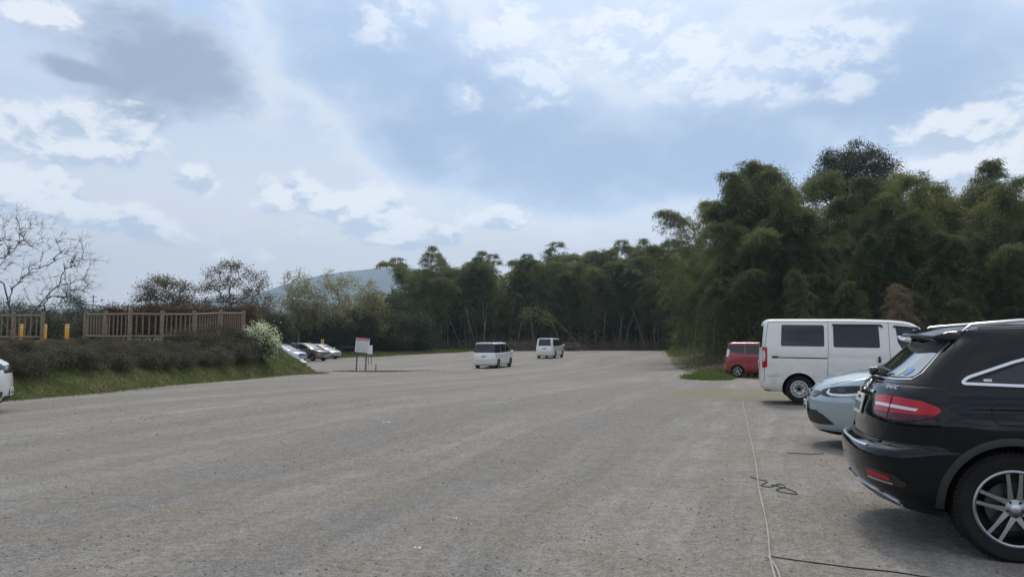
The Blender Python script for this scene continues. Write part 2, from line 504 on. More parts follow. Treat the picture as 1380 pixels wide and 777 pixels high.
            for k in range(ns_):
                q = 2 * PI * k / ns_ + PI / 2
                c, sn = math.cos(q), math.sin(q); nn = Vector((-sn, 0, c)); dv = Vector((c, 0, sn))
                wi = rr * {5: .17, 7: .1, 10: .07}[ns_]
                vs = []
                for rad, hw, y_ in ((.03, wi * .8, -.02), (rr * .6, wi * .75, -.012), (rr, wi * 1.25, -.004)):
                    for sx in (-1, 1): vs += [dv * rad + nn * hw * sx + Vector((0, y_, 0)), dv * rad + nn * hw * sx + Vector((0, y_ - .03, 0))]
                fs = []
                for j in range(2):
                    o = j * 4; fs += [(o, o + 2, o + 6, o + 4), (o + 1, o, o + 4, o + 5), (o + 2, o + 3, o + 7, o + 6)]
                e.add(vs, fs)
            e.lathe([(0, -.006), (.03, -.008), (.055, -.02), (.055, -.05)], 20, 0)
        e.build('rim', M['steel_wheel'] if style == 'steel' else M['alloy'], root, 35, recalc=True)
        if style == 'twin5':
            for k in range(5):
                q = 2 * PI * k / 5 + PI / 2 + PI / 5
                h = MB(); h.lathe([(.0, -.012), (.009, -.012), (.0095, -.03)], 8, 0, o=(.052 * math.cos(q), 0, .052 * math.sin(q)))
                h.build('wheel_nut', M['gloss_black'], root)
            c = MB(); c.lathe([(0, -.004), (.022, -.0045), (.031, -.008)], 24, 0); c.build('hub_cap', M['satin'], root)
            dsc = MB(); dsc.lathe([(.165, -.105), (.165, -.095), (.07, -.095)], 40, 0)
            dsc.box((-.13, -.09, .06), (.08, .05, .16), bev=.01, M=Matrix.Rotation(.4, 4, 'Y'))
            dsc.build('brake_disc', M['disc'], root)
        elif style == 'steel':
            h = MB()
            for k in range(5):
                q = 2 * PI * k / 5 + .3
                h.lathe([(.0, -.028), (.011, -.028), (.012, -.07)], 8, 0, o=(rr * .42 * math.cos(q), 0, rr * .42 * math.sin(q)))
            for k in range(10):
                q = 2 * PI * k / 10
                h.lathe([(.0, -.0315), (.014, -.033)], 8, 0, o=(rr * .7 * math.cos(q), 0, rr * .7 * math.sin(q)))
            h.lathe([(0, -.05), (rr * .22, -.05), (rr * .26, -.074)], 20, 0)
            h.build('hub', M['gloss_black'], root)
        return root
def lerpv(a, b, t): return a + (b - a) * t
def inside(p, poly):
    x, y = p; c = False; n = len(poly)
    for i in range(n):
        x1, y1 = poly[i]; x2, y2 = poly[i - 1]
        if (y1 > y) != (y2 > y) and x < (x2 - x1) * (y - y1) / (y2 - y1) + x1: c = not c
    return c
def densify(poly, res, closed=True):
    out = []; n = len(poly)
    for i in range(n if closed else n - 1):
        a, b = poly[i], poly[(i + 1) % n]
        l = math.hypot(b[0] - a[0], b[1] - a[1]); k = max(1, int(math.ceil(l / res)))
        for j in range(k): out.append((a[0] + (b[0] - a[0]) * j / k, a[1] + (b[1] - a[1]) * j / k))
    if not closed: out.append(tuple(poly[-1]))
    return out
def round_poly(poly, r, k=5):
    out = []; n = len(poly)
    for i in range(n):
        p = Vector(poly[i]); a = Vector(poly[i - 1]) - p; b = Vector(poly[(i + 1) % n]) - p
        ra = min(r, a.length * .45); rb = min(r, b.length * .45)
        p0 = p + a.normalized() * ra; p1 = p + b.normalized() * rb
        for j in range(k + 1):
            t = j / k; q = p0 * (1 - t) ** 2 + p * 2 * t * (1 - t) + p1 * t * t
            out.append((q.x, q.y))
    return out
def mirror(view): return {'R': 'L', 'L': 'R', 'BR': 'BL', 'BL': 'BR', 'FR': 'FL', 'FL': 'FR'}.get(view, view)
def arch_trim(car, view, x, z, r0, r1, m, name='wheel_arch_trim', a0=-4, a1=184, off=.014):
    mb = MB(); n = 40; vs = []; fs = []
    for k in range(n + 1):
        q = R_(lerp(a0, a1, k / n))
        for rr, o in ((r0 + .001, -.02), (r0 + .001, off), (lerp(r0, r1, .5), off * 1.15), (r1, off * .7), (r1 + .004, -.003)):
            xx, zz = x + rr * math.cos(q), z + rr * math.sin(q)
            h, nn = car.cast(view, xx, zz)
            if h is None: h = Vector((xx, vs[-1].y if vs else 0, zz)); nn = Vector((0, 0, 0))
            sg = -1 if view == 'R' else 1
            vs.append(h + Vector((0, sg, 0)) * o)
    for k in range(n):
        for j in range(4): fs.append((k * 5 + j, k * 5 + j + 1, k * 5 + j + 6, k * 5 + j + 5))
    mb.add(vs, fs)
    return mb.build(name, m, car.root, 50, shift=(-car.L / 2, 0, 0))
def text_mesh(body, size, depth=.003, space=1.0):
    cu = bpy.data.curves.new('t', 'FONT'); cu.body = body; cu.size = size; cu.extrude = depth; cu.align_x = 'CENTER'; cu.align_y = 'CENTER'
    cu.space_character = space
    o = bpy.data.objects.new('t', cu); COL.objects.link(o)
    bpy.context.view_layer.update()
    dg = bpy.context.evaluated_depsgraph_get()
    me = bpy.data.meshes.new_from_object(o.evaluated_get(dg))
    bpy.data.objects.remove(o)
    return me
def back_plate(car, z, w=.33, h=.165, m='plate', view='B', y=0, marks=True, tilt=0):
    hp, n = car.cast(view, y, z)
    sx = -1 if view == 'B' else 1
    x = hp.x + sx * .018
    T = Matrix.Translation((x, y, z)) @ Matrix.Rotation(R_(-tilt * sx), 4, 'Y')
    def bx(mb, c, d, bev=0): mb.box(T @ Vector(c), d, bev=bev, M=T.to_3x3().to_4x4())
    mb = MB(); bx(mb, (0, 0, 0), (.012, w, h), .003)
    p = car.put(mb, 'number_plate', M[m])
    if marks:
        k = MB()
        for i in range(4): bx(k, (sx * .0075, -w * .3 + i * w * .2 + (.012 if i > 1 else 0), -h * .13), (.004, w * .09, h * .40))
        bx(k, (sx * .0075, 0, h * .3), (.004, w * .42, h * .14))
        car.put(k, 'number_plate_characters', M['plate_ink'], parent=p)
    return p
def wiper(car, pts, r=.008, name='wiper'):
    mb = MB(); mb.tube(pts, r, 6)
    return car.put(mb, name, M['gloss_black'])
def mirror_part(car, x, y, z, m, s=1.0):
    mb = MB(); sg = 1 if y > 0 else -1
    bm = bmesh.new(); bmesh.ops.create_uvsphere(bm, u_segments=14, v_segments=10, radius=1)
    vs = [Vector((x + v.co.x * .07 * s, y + sg * .09 + v.co.y * .105 * s, z + v.co.z * .075 * s)) for v in bm.verts]
    mb.add(vs, [[v.index for v in f.verts] for f in bm.faces]); bm.free()
    mb.tube([(x + .01, y - sg * .04, z - .04), (x, y + sg * .07, z - .03)], .025, 8)
    return car.put(mb, 'door_mirror', m)
ROWANG = R_(-16)
def heading(a): return Vector((math.cos(a), math.sin(a), 0))
def place(root, L, a, ref_local, ref_world):
    """put the car so that local point (x from the tail, y) stands on ref_world (x, y)"""
    x, y = ref_local[0] - L / 2, ref_local[1]
    c, s = math.cos(a), math.sin(a)
    root.location.x = ref_world[0] - (c * x - s * y); root.location.y = ref_world[1] - (s * x + c * y)
    root.rotation_euler.z = a

# ================================================================= black SUV (closest)
def black_suv():
    L = 4.656
    t = thing('parked_suv', 'black SUV with red tail lamps and silver roof rails at the right edge', 'car')
    c = Car(t, L)
    zx = [0, 1.2, 3.2, 3.7, 4.4, 4.65]
    lower = [
        (.25, .30, 4.42, .80, .55, 2.6, .5, 2.6),
        (.31, .17, 4.50, .865, .55, 2.7, .5, 2.6),
        (.42, .06, 4.60, .915, .55, 2.8, .5, 2.6),
        (.56, .01, 4.65, .937, .55, 2.8, .5, 2.6),
        (.66, .00, 4.655, .943, .55, 2.8, .5, 2.6),
        (.715, .02, 4.65, .944, .55, 2.8, .5, 2.6),
        ([.735, .745, .75, .75, .75, .75], .055, 4.64, .942, .54, 2.8, .5, 2.6),
        ([.765, .79, .79, .79, .79, .79], .115, 4.62, .944, .53, 2.8, .5, 2.6),
        ([.90, .93, .92, .88, .80, .80], .115, 4.60, .945, .53, 2.8, .5, 2.6),
        ([1.02, 1.04, 1.0, .96, .88, .84], .145, 4.55, .936, .53, 2.8, .55, 2.6),
        ([1.12, 1.13, 1.08, 1.04, .95, .88], .185, 4.45, .915, .52, 2.8, .6, 2.6),
        ([1.175, 1.175, 1.13, 1.08, .98, .9], .225, 4.35, .885, .5, 2.8, .7, 2.6),
        ([1.20, 1.19, 1.14, 1.09, .99, .91], .265, 4.30, .85, .48, 2.8, .7, 2.6),
    ]
    def mod(x, y, z):
        if y > .8:                                    # haunches over the wheels and the waist crease
            for wx in (.945, 3.818):
                k = math.exp(-(((x - wx) / .5) ** 2 + ((z - .80) / .2) ** 2)); y += .014 * k
            y -= .022 * math.exp(-((z - .55) / .16) ** 2) * smooth(1.3, 1.7, x) * (1 - smooth(3.1, 3.4, x))
            y += .008 * math.exp(-((z - 1.06) / .02) ** 2) * smooth(.3, .8, x)
        return x, y, z
    lo = shell(lower, zx, nc=16, ns=44, sub=5, mod=mod, crown=.03, taper=[(0, 1), (3.2, 1), (4.6, .93)])
    zu = [0, .6, 1.6, 2.6, 3.6]
    up = [
        (1.08, .245, 3.70, .90, .45, 2.8, .4, 3),
        ([1.17, 1.17, 1.16, 1.13, 1.1], .235, 3.55, .890, .49, 2.8, .4, 3),
        ([1.22, 1.22, 1.21, 1.19, 1.15], .275, 3.42, .868, .47, 2.85, .4, 3),
        ([1.33, 1.34, 1.34, 1.33, 1.28], .415, 3.2, .815, .40, 3, .4, 3),
        ([1.43, 1.45, 1.46, 1.46, 1.40], .535, 2.98, .765, .36, 3.1, .4, 3),
        ([1.50, 1.535, 1.56, 1.55, 1.5], .625, 2.76, .71, .33, 3.2, .4, 3),
        ([1.535, 1.575, 1.60, 1.585, 1.54], .63, 2.65, .67, .3, 3.2, .4, 3),
        ([1.555, 1.60, 1.622, 1.605, 1.56], .67, 2.55, .61, .3, 3.2, .4, 3),
    ]
    us = shell(up, zu, nc=14, ns=40, sub=5, crown=.022)
    wx = [(.945, .372), (3.818, .372)]
    c.bodywork(lo, us, wx, .425, M['black_paint'])
    for x, z in wx:
        for y in (-.925, .925):
            c.wheel(x, y, .372, .252, 'twin5', width=.245, n=72)
        for v in ('R', 'L'): arch_trim(c, v, x, z, .426, .475, M['black_plastic'])
    for v in ('R', 'L'):
        # sill cladding
        c.patch('sill_trim', v, [(1.42, .27), (3.34, .27), (3.34, .36), (1.42, .36)], M['black_plastic'], off=.01, skirt=.03)
        # side windows
        q = [(.70, 1.215), (.78, 1.235), (1.05, 1.345), (1.35, 1.43), (1.62, 1.475), (1.62, 1.205)]
        c.patch('rear_quarter_window', v, q, M['glass2'], off=.003, round_=.02, res=.06)
        c.patch('rear_door_window', v, [(1.66, 1.475), (2.0, 1.50), (2.32, 1.50), (2.32, 1.195), (1.66, 1.203)], M['glass2'], off=.003, res=.07)
        c.patch('front_door_window', v, [(2.36, 1.50), (2.62, 1.47), (3.2, 1.19), (2.36, 1.195)], M['glass2'], off=.003, res=.07)
        fr = [(.66, 1.205), (.70, 1.245), (1.0, 1.355), (1.35, 1.455), (1.64, 1.495), (2.0, 1.518), (2.34, 1.52), (2.64, 1.49), (3.25, 1.175), (2.36, 1.178), (1.64, 1.188), (1.0, 1.195)]
        c.strip('window_frame', v, round_poly(fr, .03), .019, M['satin'], off=.009, closed=True, skirt=.01, res=.03)
        c.strip('window_pillar_trim', v, [(1.64, 1.19), (1.64, 1.49)], .035, M['gloss_black'], off=.006)
        c.strip('window_pillar_trim', v, [(2.34, 1.18), (2.34, 1.515)], .04, M['gloss_black'], off=.006)
        # panel gaps
        g = c.strip('g', v, [(1.66, 1.19), (1.62, .95), (1.55, .80), (1.42, .62), (1.36, .38), (2.3, .37), (2.33, .9), (2.34, 1.18)], .006, M['seam'], off=.0015, build=False, skirt=.004)
        c.strip('g', v, [(2.33, .9), (2.30, .38), (3.2, .38), (3.3, .7), (3.22, 1.16)], .006, M['seam'], off=.0015, build=False, mb=g, skirt=.004)
        c.strip('g', v, [(.46, 1.19), (.52, 1.30), (.66, 1.45), (.74, 1.56)], .007, M['seam'], off=.0015, build=False, mb=g, skirt=.004)
        c.strip('g', v, [(.36, .765), (.45, .745), (.55, .745)], .007, M['seam'], off=.0015, build=False, mb=g, skirt=.004)
        c.put(g, 'panel_gap', M['seam'])
        for hx in (1.80, 2.52):
            h = MB(); sg = -1 if v == 'R' else 1
            hp, _ = c.cast(v, hx, 1.0)
            h.tube([(hx - .09, hp.y, 1.0), (hx - .07, hp.y + sg * .035, 1.0), (hx + .07, hp.y + sg * .035, 1.0), (hx + .09, hp.y, 1.0)], .012, 8)
            c.put(h, 'door_handle', M['black_paint'])
        # roof rails
        r = MB(); sg = -1 if v == 'R' else 1
        r.tube([(.74, sg * .635, 1.575), (.80, sg * .635, 1.622), (1.1, sg * .64, 1.647), (1.9, sg * .645, 1.657), (2.5, sg * .64, 1.64), (2.62, sg * .635, 1.60)], [.008, .013, .016, .016, .014, .008], 8)
        r.tube([(.84, sg * .62, 1.60), (1.9, sg * .63, 1.628), (2.55, sg * .625, 1.60)], .010, 6)
        c.put(r, 'roof_rail', M['satin'])
        mirror_part(c, 3.02, -.9 if v == 'R' else .9, 1.2, M['black_paint'])
        # headlamp
        c.patch('headlamp', 'FR' if v == 'R' else 'FL', [(.35, .72), (.95, .80), (1.05, .88), (.5, .82)], M['lens_dark'], off=.006)
    c.patch('sticker', 'R', [(.80, 1.222), (.85, 1.222), (.85, 1.238), (.80, 1.238)], M['white_sticker'], off=.006, skirt=.001)
    # fuel flap on the right side
    ff = round_poly([(.83, .935), (1.14, .93), (1.15, 1.075), (.815, 1.08)], .06, 8)
    c.strip('fuel_flap', 'R', ff, .010, M['seam'], off=.0015, closed=True, skirt=.004, res=.02)
    # rear screen
    rw = [(-.70, 1.235), (.70, 1.235), (.60, 1.495), (-.60, 1.495)]
    sc_ = c.patch('rear_window', 'B', round_poly(rw, .06), M['screen'], off=.004, res=.06)
    c.strip('rear_window_frame', 'B', [(-.60, 1.50), (-.66, 1.38), (-.71, 1.27), (-.69, 1.225), (-.5, 1.215), (.5, 1.215), (.69, 1.225), (.71, 1.27), (.66, 1.38), (.60, 1.50)], .010, M['satin'], off=.004, skirt=.006)
    for yy, mm, nm in ((-.58, 'blue_sticker', 'round_sticker'), (-.48, 'green_sticker', 'round_sticker')):
        st = [(yy + .036 * math.cos(q * PI / 8), 1.272 + .028 * math.sin(q * PI / 8)) for q in range(16)]
        c.patch(nm, 'B', st, M[mm], off=.006, skirt=.001, parent=sc_)
    # spoiler lip
    sp = MB(); vs = []; n = 24
    for k in range(n + 1):
        y = lerp(-.64, .64, k / n); e = abs(y / .64)
        dx = .10 * e ** 2.2; dz = -.035 * e ** 2.5; w = 1 - .55 * smooth(.9, 1, e)
        for x, z in ((.475, 1.538), (.455, 1.552), (.465, 1.568), (.60, 1.598), (.80, 1.622), (.80, 1.56), (.66, 1.51), (.53, 1.525)):
            x2 = .80 + (x - .80) * w + dx * (1 - (x - .45) / .35)
            vs.append((x2, y, 1.56 + (z - 1.56) * (.5 + .5 * w) + dz))
    fs = [(k * 8 + j, k * 8 + (j + 1) % 8, (k + 1) * 8 + (j + 1) % 8, (k + 1) * 8 + j) for k in range(n) for j in range(8)] + [tuple(range(8)), tuple(range(n * 8, n * 8 + 8))]
    sp.add(vs, fs); spo = c.put(sp, 'roof_spoiler', M['black_paint'], recalc=True)
    bl = MB(); bl.box((.478, 0, 1.545), (.01, .3, .014)); c.put(bl, 'high_brake_lamp', M['dark_red_lens'], parent=spo)
    # tail lamps
    for sd in ('BR', 'BL'):
        U = lambda x, ay: (x + .03 + ay) * .7071
        o = [(U(.075, .52), 1.085), (U(.09, .66), 1.10), (U(.16, .84), 1.095), (U(.32, .93), 1.078), (U(.42, .945), 1.05), (U(.48, .945), 1.02), (U(.44, .945), .985), (U(.34, .94), .955), (U(.22, .90), .94), (U(.11, .76), .935), (U(.08, .62), .95), (U(.075, .54), .99)]
        tl = c.patch('tail_lamp', sd, round_poly(o, .02, 3), M['red_lens'], off=.008, res=.025, skirt=.012)
        o2 = [(U(.08, .54), 1.04), (U(.09, .66), 1.043), (U(.15, .84), 1.036), (U(.24, .90), 1.028), (U(.30, .93), 1.022), (U(.285, .93), 1.006), (U(.24, .90), 1.008), (U(.15, .84), 1.014), (U(.09, .66), 1.02), (U(.08, .55), 1.018)]
        c.patch('light_bar', sd, o2, M['clear_lens'], off=.011, res=.02, skirt=.003, parent=tl)
        o3 = [(U(.08, .52), .985), (U(.10, .70), .985), (U(.22, .89), .982), (U(.32, .93), .984), (U(.42, .945), .985), (U(.34, .94), .957), (U(.22, .90), .943), (U(.11, .76), .938), (U(.08, .62), .953)]
        c.patch('lower_lens', sd, o3, M['dark_red_lens'], off=.0105, res=.02, skirt=.003, parent=tl)
        c.strip('lamp_gap', sd, [(U(.13, .775), 1.10), (U(.12, .765), .935)], .007, M['seam'], off=.012, parent=tl, skirt=.003)
        # bumper: reflector, vent surround
        v = [(U(.02, .60), .575), (U(.05, .76), .57), (U(.16, .87), .55), (U(.24, .905), .50), (U(.22, .90), .47), (U(.15, .865), .465), (U(.04, .76), .475), (U(.02, .62), .485)]
        c.patch('bumper_vent', sd, v, M['gloss_black'], off=.006, res=.03)
        v = [(U(.02, .64), .552), (U(.05, .77), .545), (U(.12, .84), .535), (U(.13, .85), .505), (U(.05, .77), .512), (U(.02, .66), .52)]
        c.patch('reflector', sd, v, M['red_lens'], off=.010, res=.025)
        v = [(U(.02, .64), .505), (U(.05, .77), .497), (U(.14, .86), .488), (U(.14, .86), .478), (U(.05, .77), .487), (U(.02, .64), .493)]
        c.patch('vent_trim', sd, v, M['satin'], off=.010, res=.025)
        # chrome diffuser rim at the foot of the bumper
        ex = [(U(.06, .20), .42), (U(.08, .45), .418), (U(.10, .60), .405), (U(.14, .70), .375), (U(.19, .76), .34)]
        c.strip('exhaust_trim', sd, ex, .015, M['satin'], off=.014, skirt=.02)
        ex = [(U(.14, .40), .365), (U(.15, .55), .355), (U(.19, .66), .33), (U(.23, .72), .305)]
        c.strip('exhaust_trim', sd, ex, .014, M['chrome'], off=.010, skirt=.02)
    # lower bumper cladding and load-sill trim
    c.patch('bumper_cladding', 'B', [(-.62, .27), (.62, .27), (.66, .40), (.40, .42), (-.40, .42), (-.66, .40)], M['black_plastic'], off=.006)
    c.strip('load_sill_trim', 'B', [(-.58, .722), (0, .722), (.58, .722)], .010, M['satin'], off=.006)
    # tailgate seams, plate recess, plate, star emblem, letters
    g = None
    c.strip('g', 'B', [(-.72, .93), (-.66, .80), (-.60, .755), (0, .75), (.60, .755), (.66, .80), (.72, .93)], .012, M['seam'], off=.002, build=False, mb=g, skirt=.004)
    c.put(g, 'tailgate_gap', M['seam'])
    rc = round_poly([(-.36, 1.10), (.36, 1.10), (.32, .89), (-.32, .89)], .03)
    c.patch('plate_recess', 'B', rc, M['gloss_black'], off=.002)
    c.strip('handle_trim', 'B', [(-.34, 1.108), (.34, 1.108)], .018, M['chrome'], off=.012)
    back_plate(c, 1.0, tilt=14)
    e = MB(); hp, n_ = c.cast('B', 0, 1.145)
    Mx = Matrix.Translation(hp + n_ * .01) @ n_.to_track_quat('Y', 'Z').to_matrix().to_4x4()
    vs = MB(); vs.lathe([(.047, -.004), (.052, .004), (.057, 0), (.052, -.006)], 28, 0, closed=True)
    for k in range(3):
        q = PI / 2 + k * 2 * PI / 3
        vs.tube([(0, 0, 0), (.05 * math.cos(q), 0, .05 * math.sin(q))], [.009, .003], 6)
    e.add([Mx @ Vector(v) for v in vs.v], vs.f); c.put(e, 'star_emblem', M['chrome'])
    for body, yy, zz, sz in (('4MATIC', -.60, 1.155, .044), ('d 220', .60, 1.155, .05)):
        me = text_mesh('4MATIC' if yy < 0 else '220 d', sz)
        h, n_ = c.cast('B', yy, zz)
        Mx = Matrix.Translation(h + n_ * .006 - Vector((L / 2, 0, 0))) @ Matrix.Rotation(-PI / 2, 4, 'Z') @ Matrix.Rotation(R_(90 - 22), 4, 'X')
        ang = math.atan2(n_.y, -n_.x)
        Mx = Matrix.Translation(h + n_ * .006 - Vector((L / 2, 0, 0))) @ Matrix.Rotation(-PI / 2 - ang, 4, 'Z') @ Matrix.Rotation(R_(90) - math.asin(max(-1, min(1, n_.z))), 4, 'X')
        me.transform(Mx); mk('lettering', me, M['chrome'], t, 35)
    # rear wiper
    w = MB()
    w.tube([(.235, .02, 1.245), (.228, 0, 1.262), (.27, -.02, 1.275)], [.03, .034, .022], 10)
    w.tube([(.25, 0, 1.27), (.295, -.16, 1.29), (.312, -.33, 1.272)], [.016, .011, .007], 6)
    c.put(w, 'rear_wiper', M['gloss_black'])
    # number plate front, grille
    c.patch('grille', 'F', [(-.45, .60), (.45, .60), (.5, .78), (-.5, .78)], M['gloss_black'], off=.006)
    ws = [(-.66, 1.16), (.66, 1.16), (.56, 1.52), (-.56, 1.52)]
    c.patch('windscreen', 'F', ws, M['screen'], off=.004, res=.08)
    hub = at_z(1370, 686, .372)
    place(t, L, R_(-17.3), (.945, -.925), (hub.x, hub.y))
    return t, c

# ================================================================= pale blue hatchback (nose towards the lot)
def blue_hatch():
    L = 3.995
    t = thing('parked_hatchback', 'pale blue hatchback nosing out between the black SUV and the white cargo van', 'car')
    c = Car(t, L)
    zx = [0, .5, 2.85, 3.3, 3.65, 3.9, 4.0]
    lower = [
        (.17, .30, 3.74, .70, .5, 2.6, .9, 2.2),
        (.215, .15, 3.87, .78, .5, 2.6, .85, 2.2),
        (.28, .06, 3.935, .82, .5, 2.6, .85, 2.25),
        (.40, .02, 3.975, .838, .5, 2.6, .85, 2.25),
        (.54, .0, 3.992, .845, .5, 2.6, .85, 2.25),
        (.64, .02, 3.985, .8475, .5, 2.6, .85, 2.3),
        ([.72, .72, .72, .72, .715, .71, .71], .05, 3.955, .846, .5, 2.6, .85, 2.3),
        ([.82, .82, .83, .82, .79, .765, .75], .06, 3.92, .842, .5, 2.6, .85, 2.3),
        ([.92, .92, .94, .91, .86, .81, .79], .08, 3.87, .825, .5, 2.6, .85, 2.3),
        ([.97, .97, 1.0, .965, .905, .845, .82], .11, 3.82, .79, .5, 2.6, .85, 2.3),
        ([.985, .985, 1.025, .985, .925, .86, .835], .14, 3.78, .74, .5, 2.6, .85, 2.3),
    ]
    def mod(x, y, z):
        if y > .6:
            for wx in (.63, 3.16):
                y += .012 * math.exp(-(((x - wx) / .45) ** 2 + ((z - .72) / .16) ** 2))
            y += .006 * math.exp(-((z - .80) / .02) ** 2) * smooth(.4, .9, x) * (1 - smooth(2.9, 3.3, x))
        return x, y, z
    lo = shell(lower, zx, nc=18, ns=30, sub=5, mod=mod, crown=.065)
    zu = [0, .6, 1.6, 2.4, 3.2]
    up = [
        (.90, .10, 3.35, .80, .3, 3, .5, 3),
        ([.98, .98, .98, .98, 1.0], .15, 3.20, .79, .3, 3, .5, 3),
        ([1.15, 1.15, 1.15, 1.14, 1.13], .24, 2.90, .74, .3, 3, .5, 3),
        ([1.32, 1.34, 1.35, 1.34, 1.30], .36, 2.55, .68, .3, 3, .5, 3),
        ([1.42, 1.46, 1.48, 1.45, 1.40], .48, 2.25, .61, .3, 3, .5, 3),
        ([1.44, 1.48, 1.50, 1.47, 1.42], .60, 2.1, .55, .3, 3, .5, 3),
    ]
    us = shell(up, zu, nc=10, ns=24, sub=4, crown=.02)
    wx = [(.63, .30), (3.16, .30)]
    c.bodywork(lo, us, wx, .345, M['blue_paint'], under=.25)
    for x, z in wx:
        for y in (-.835, .835): c.wheel(x, y, .30, .2, 'seven', width=.19)
    for v in ('L', 'R'):
        sd = 'F' + v
        U = lambda fx, ay: (fx + ay) * .7071       # fx = distance behind the nose
        o = [(U(.16, .40), .775), (U(.20, .48), .81), (U(.34, .60), .845), (U(.55, .73), .865), (U(.80, .80), .875), (U(.98, .835), .86), (U(.95, .835), .80), (U(.70, .79), .745), (U(.45, .69), .715), (U(.28, .56), .705), (U(.18, .44), .72)]
        hl = c.patch('headlamp', sd, round_poly(o, .04, 3), M['lens_dark'], off=.006, res=.025, skirt=.012)
        lb = [(U(.27, .54), .80), (U(.25, .52), .76), (U(.30, .575), .735), (U(.45, .68), .735), (U(.60, .76), .755), (U(.68, .785), .80), (U(.70, .79), .855)]
        c.strip('light_guide', sd, lb, .032, M['lamp_bar'], off=.011, parent=hl, skirt=.004, res=.015)
        pj = [(U(.42, .655) + .06 * math.cos(q * PI / 8), .80 + .026 * math.sin(q * PI / 8)) for q in range(16)]
        c.patch('projector_lens', sd, pj, M['disc'], off=.009, res=.02, skirt=.003, parent=hl)
        # corner scoop of the bumper
        o = [(U(.04, .25), .51), (U(.07, .38), .50), (U(.15, .50), .47), (U(.22, .57), .41), (U(.30, .63), .335), (U(.18, .55), .325), (U(.09, .42), .32), (U(.06, .28), .325)]
        c.patch('bumper_scoop', sd, round_poly(o, .03, 3), M['black_plastic'], off=.004, res=.03)
        c.patch('front_lip', sd, [(U(.10, .1), .205), (U(.14, .5), .205), (U(.45, .75), .205), (U(.62, .80), .20), (U(.62, .80), .178), (U(.45, .72), .178), (U(.15, .5), .178), (U(.15, .1), .178)], M['black_plastic'], off=.004, res=.04)
        g = c.strip('g', v, [(2.72, .99), (2.70, .75), (2.62, .30)], .006, M['seam'], off=.0015, build=False, skirt=.004)
        c.put(g, 'panel_gap', M['seam'])
        c.strip('bonnet_gap', 'T', [(2.9, -.70 if v == 'R' else .70), (3.5, -.66 if v == 'R' else .66), (3.72, -.52 if v == 'R' else .52)], .006, M['seam'], off=.0015, skirt=.004)
        c.patch('front_window', v, [(1.75, 1.02), (2.95, 1.03), (2.3, 1.38), (1.75, 1.40)], M['glass2'], off=.003, res=.08)
        c.patch('rear_window', v, [(.55, 1.03), (1.68, 1.02), (1.68, 1.40), (.75, 1.38)], M['glass2'], off=.003, res=.08)
        c.strip('bumper_gap', v, [(3.50, .72), (3.46, .66), (3.44, .60)], .006, M['seam'], off=.0015, skirt=.004)
        mirror_part(c, 2.68, -.82 if v == 'R' else .82, 1.04, M['blue_paint'])
    c.patch('grille', 'F', round_poly([(-.46, .735), (-.36, .68), (.36, .68), (.46, .735), (.40, .775), (-.40, .775)], .02), M['gloss_black'], off=.005, res=.04)
    c.patch('lower_grille', 'F', round_poly([(-.44, .51), (.44, .51), (.5, .325), (-.5, .325)], .03), M['black_plastic'], off=.003, res=.06)
    b = MB(); hp, n_ = c.cast('F', 0, .73); b.box((hp.x + .008, 0, .735), (.012, .13, .10), bev=.004); c.put(b, 'badge', M['chrome'])
    k = MB(); k.box((hp.x + .015, -.028, .735), (.004, .014, .07)); k.box((hp.x + .015, .028, .735), (.004, .014, .07)); k.box((hp.x + .015, 0, .735), (.004, .05, .013)); c.put(k, 'badge_mark', M['gloss_black'])
    back_plate(c, .545, view='F')
    c.patch('windscreen', 'F', [(-.66, 1.06), (.66, 1.06), (.55, 1.40), (-.55, 1.40)], M['screen'], off=.004, res=.08)
    nose = at_z(1089, 560, .5)
    a = ROWANG + PI
    t.location.z = g0(4.5, 10.2) + .01
    place(t, L, a, (L - .16, .45), (at_y(1108, 540, 10.35).x, 10.35))
    return t, c

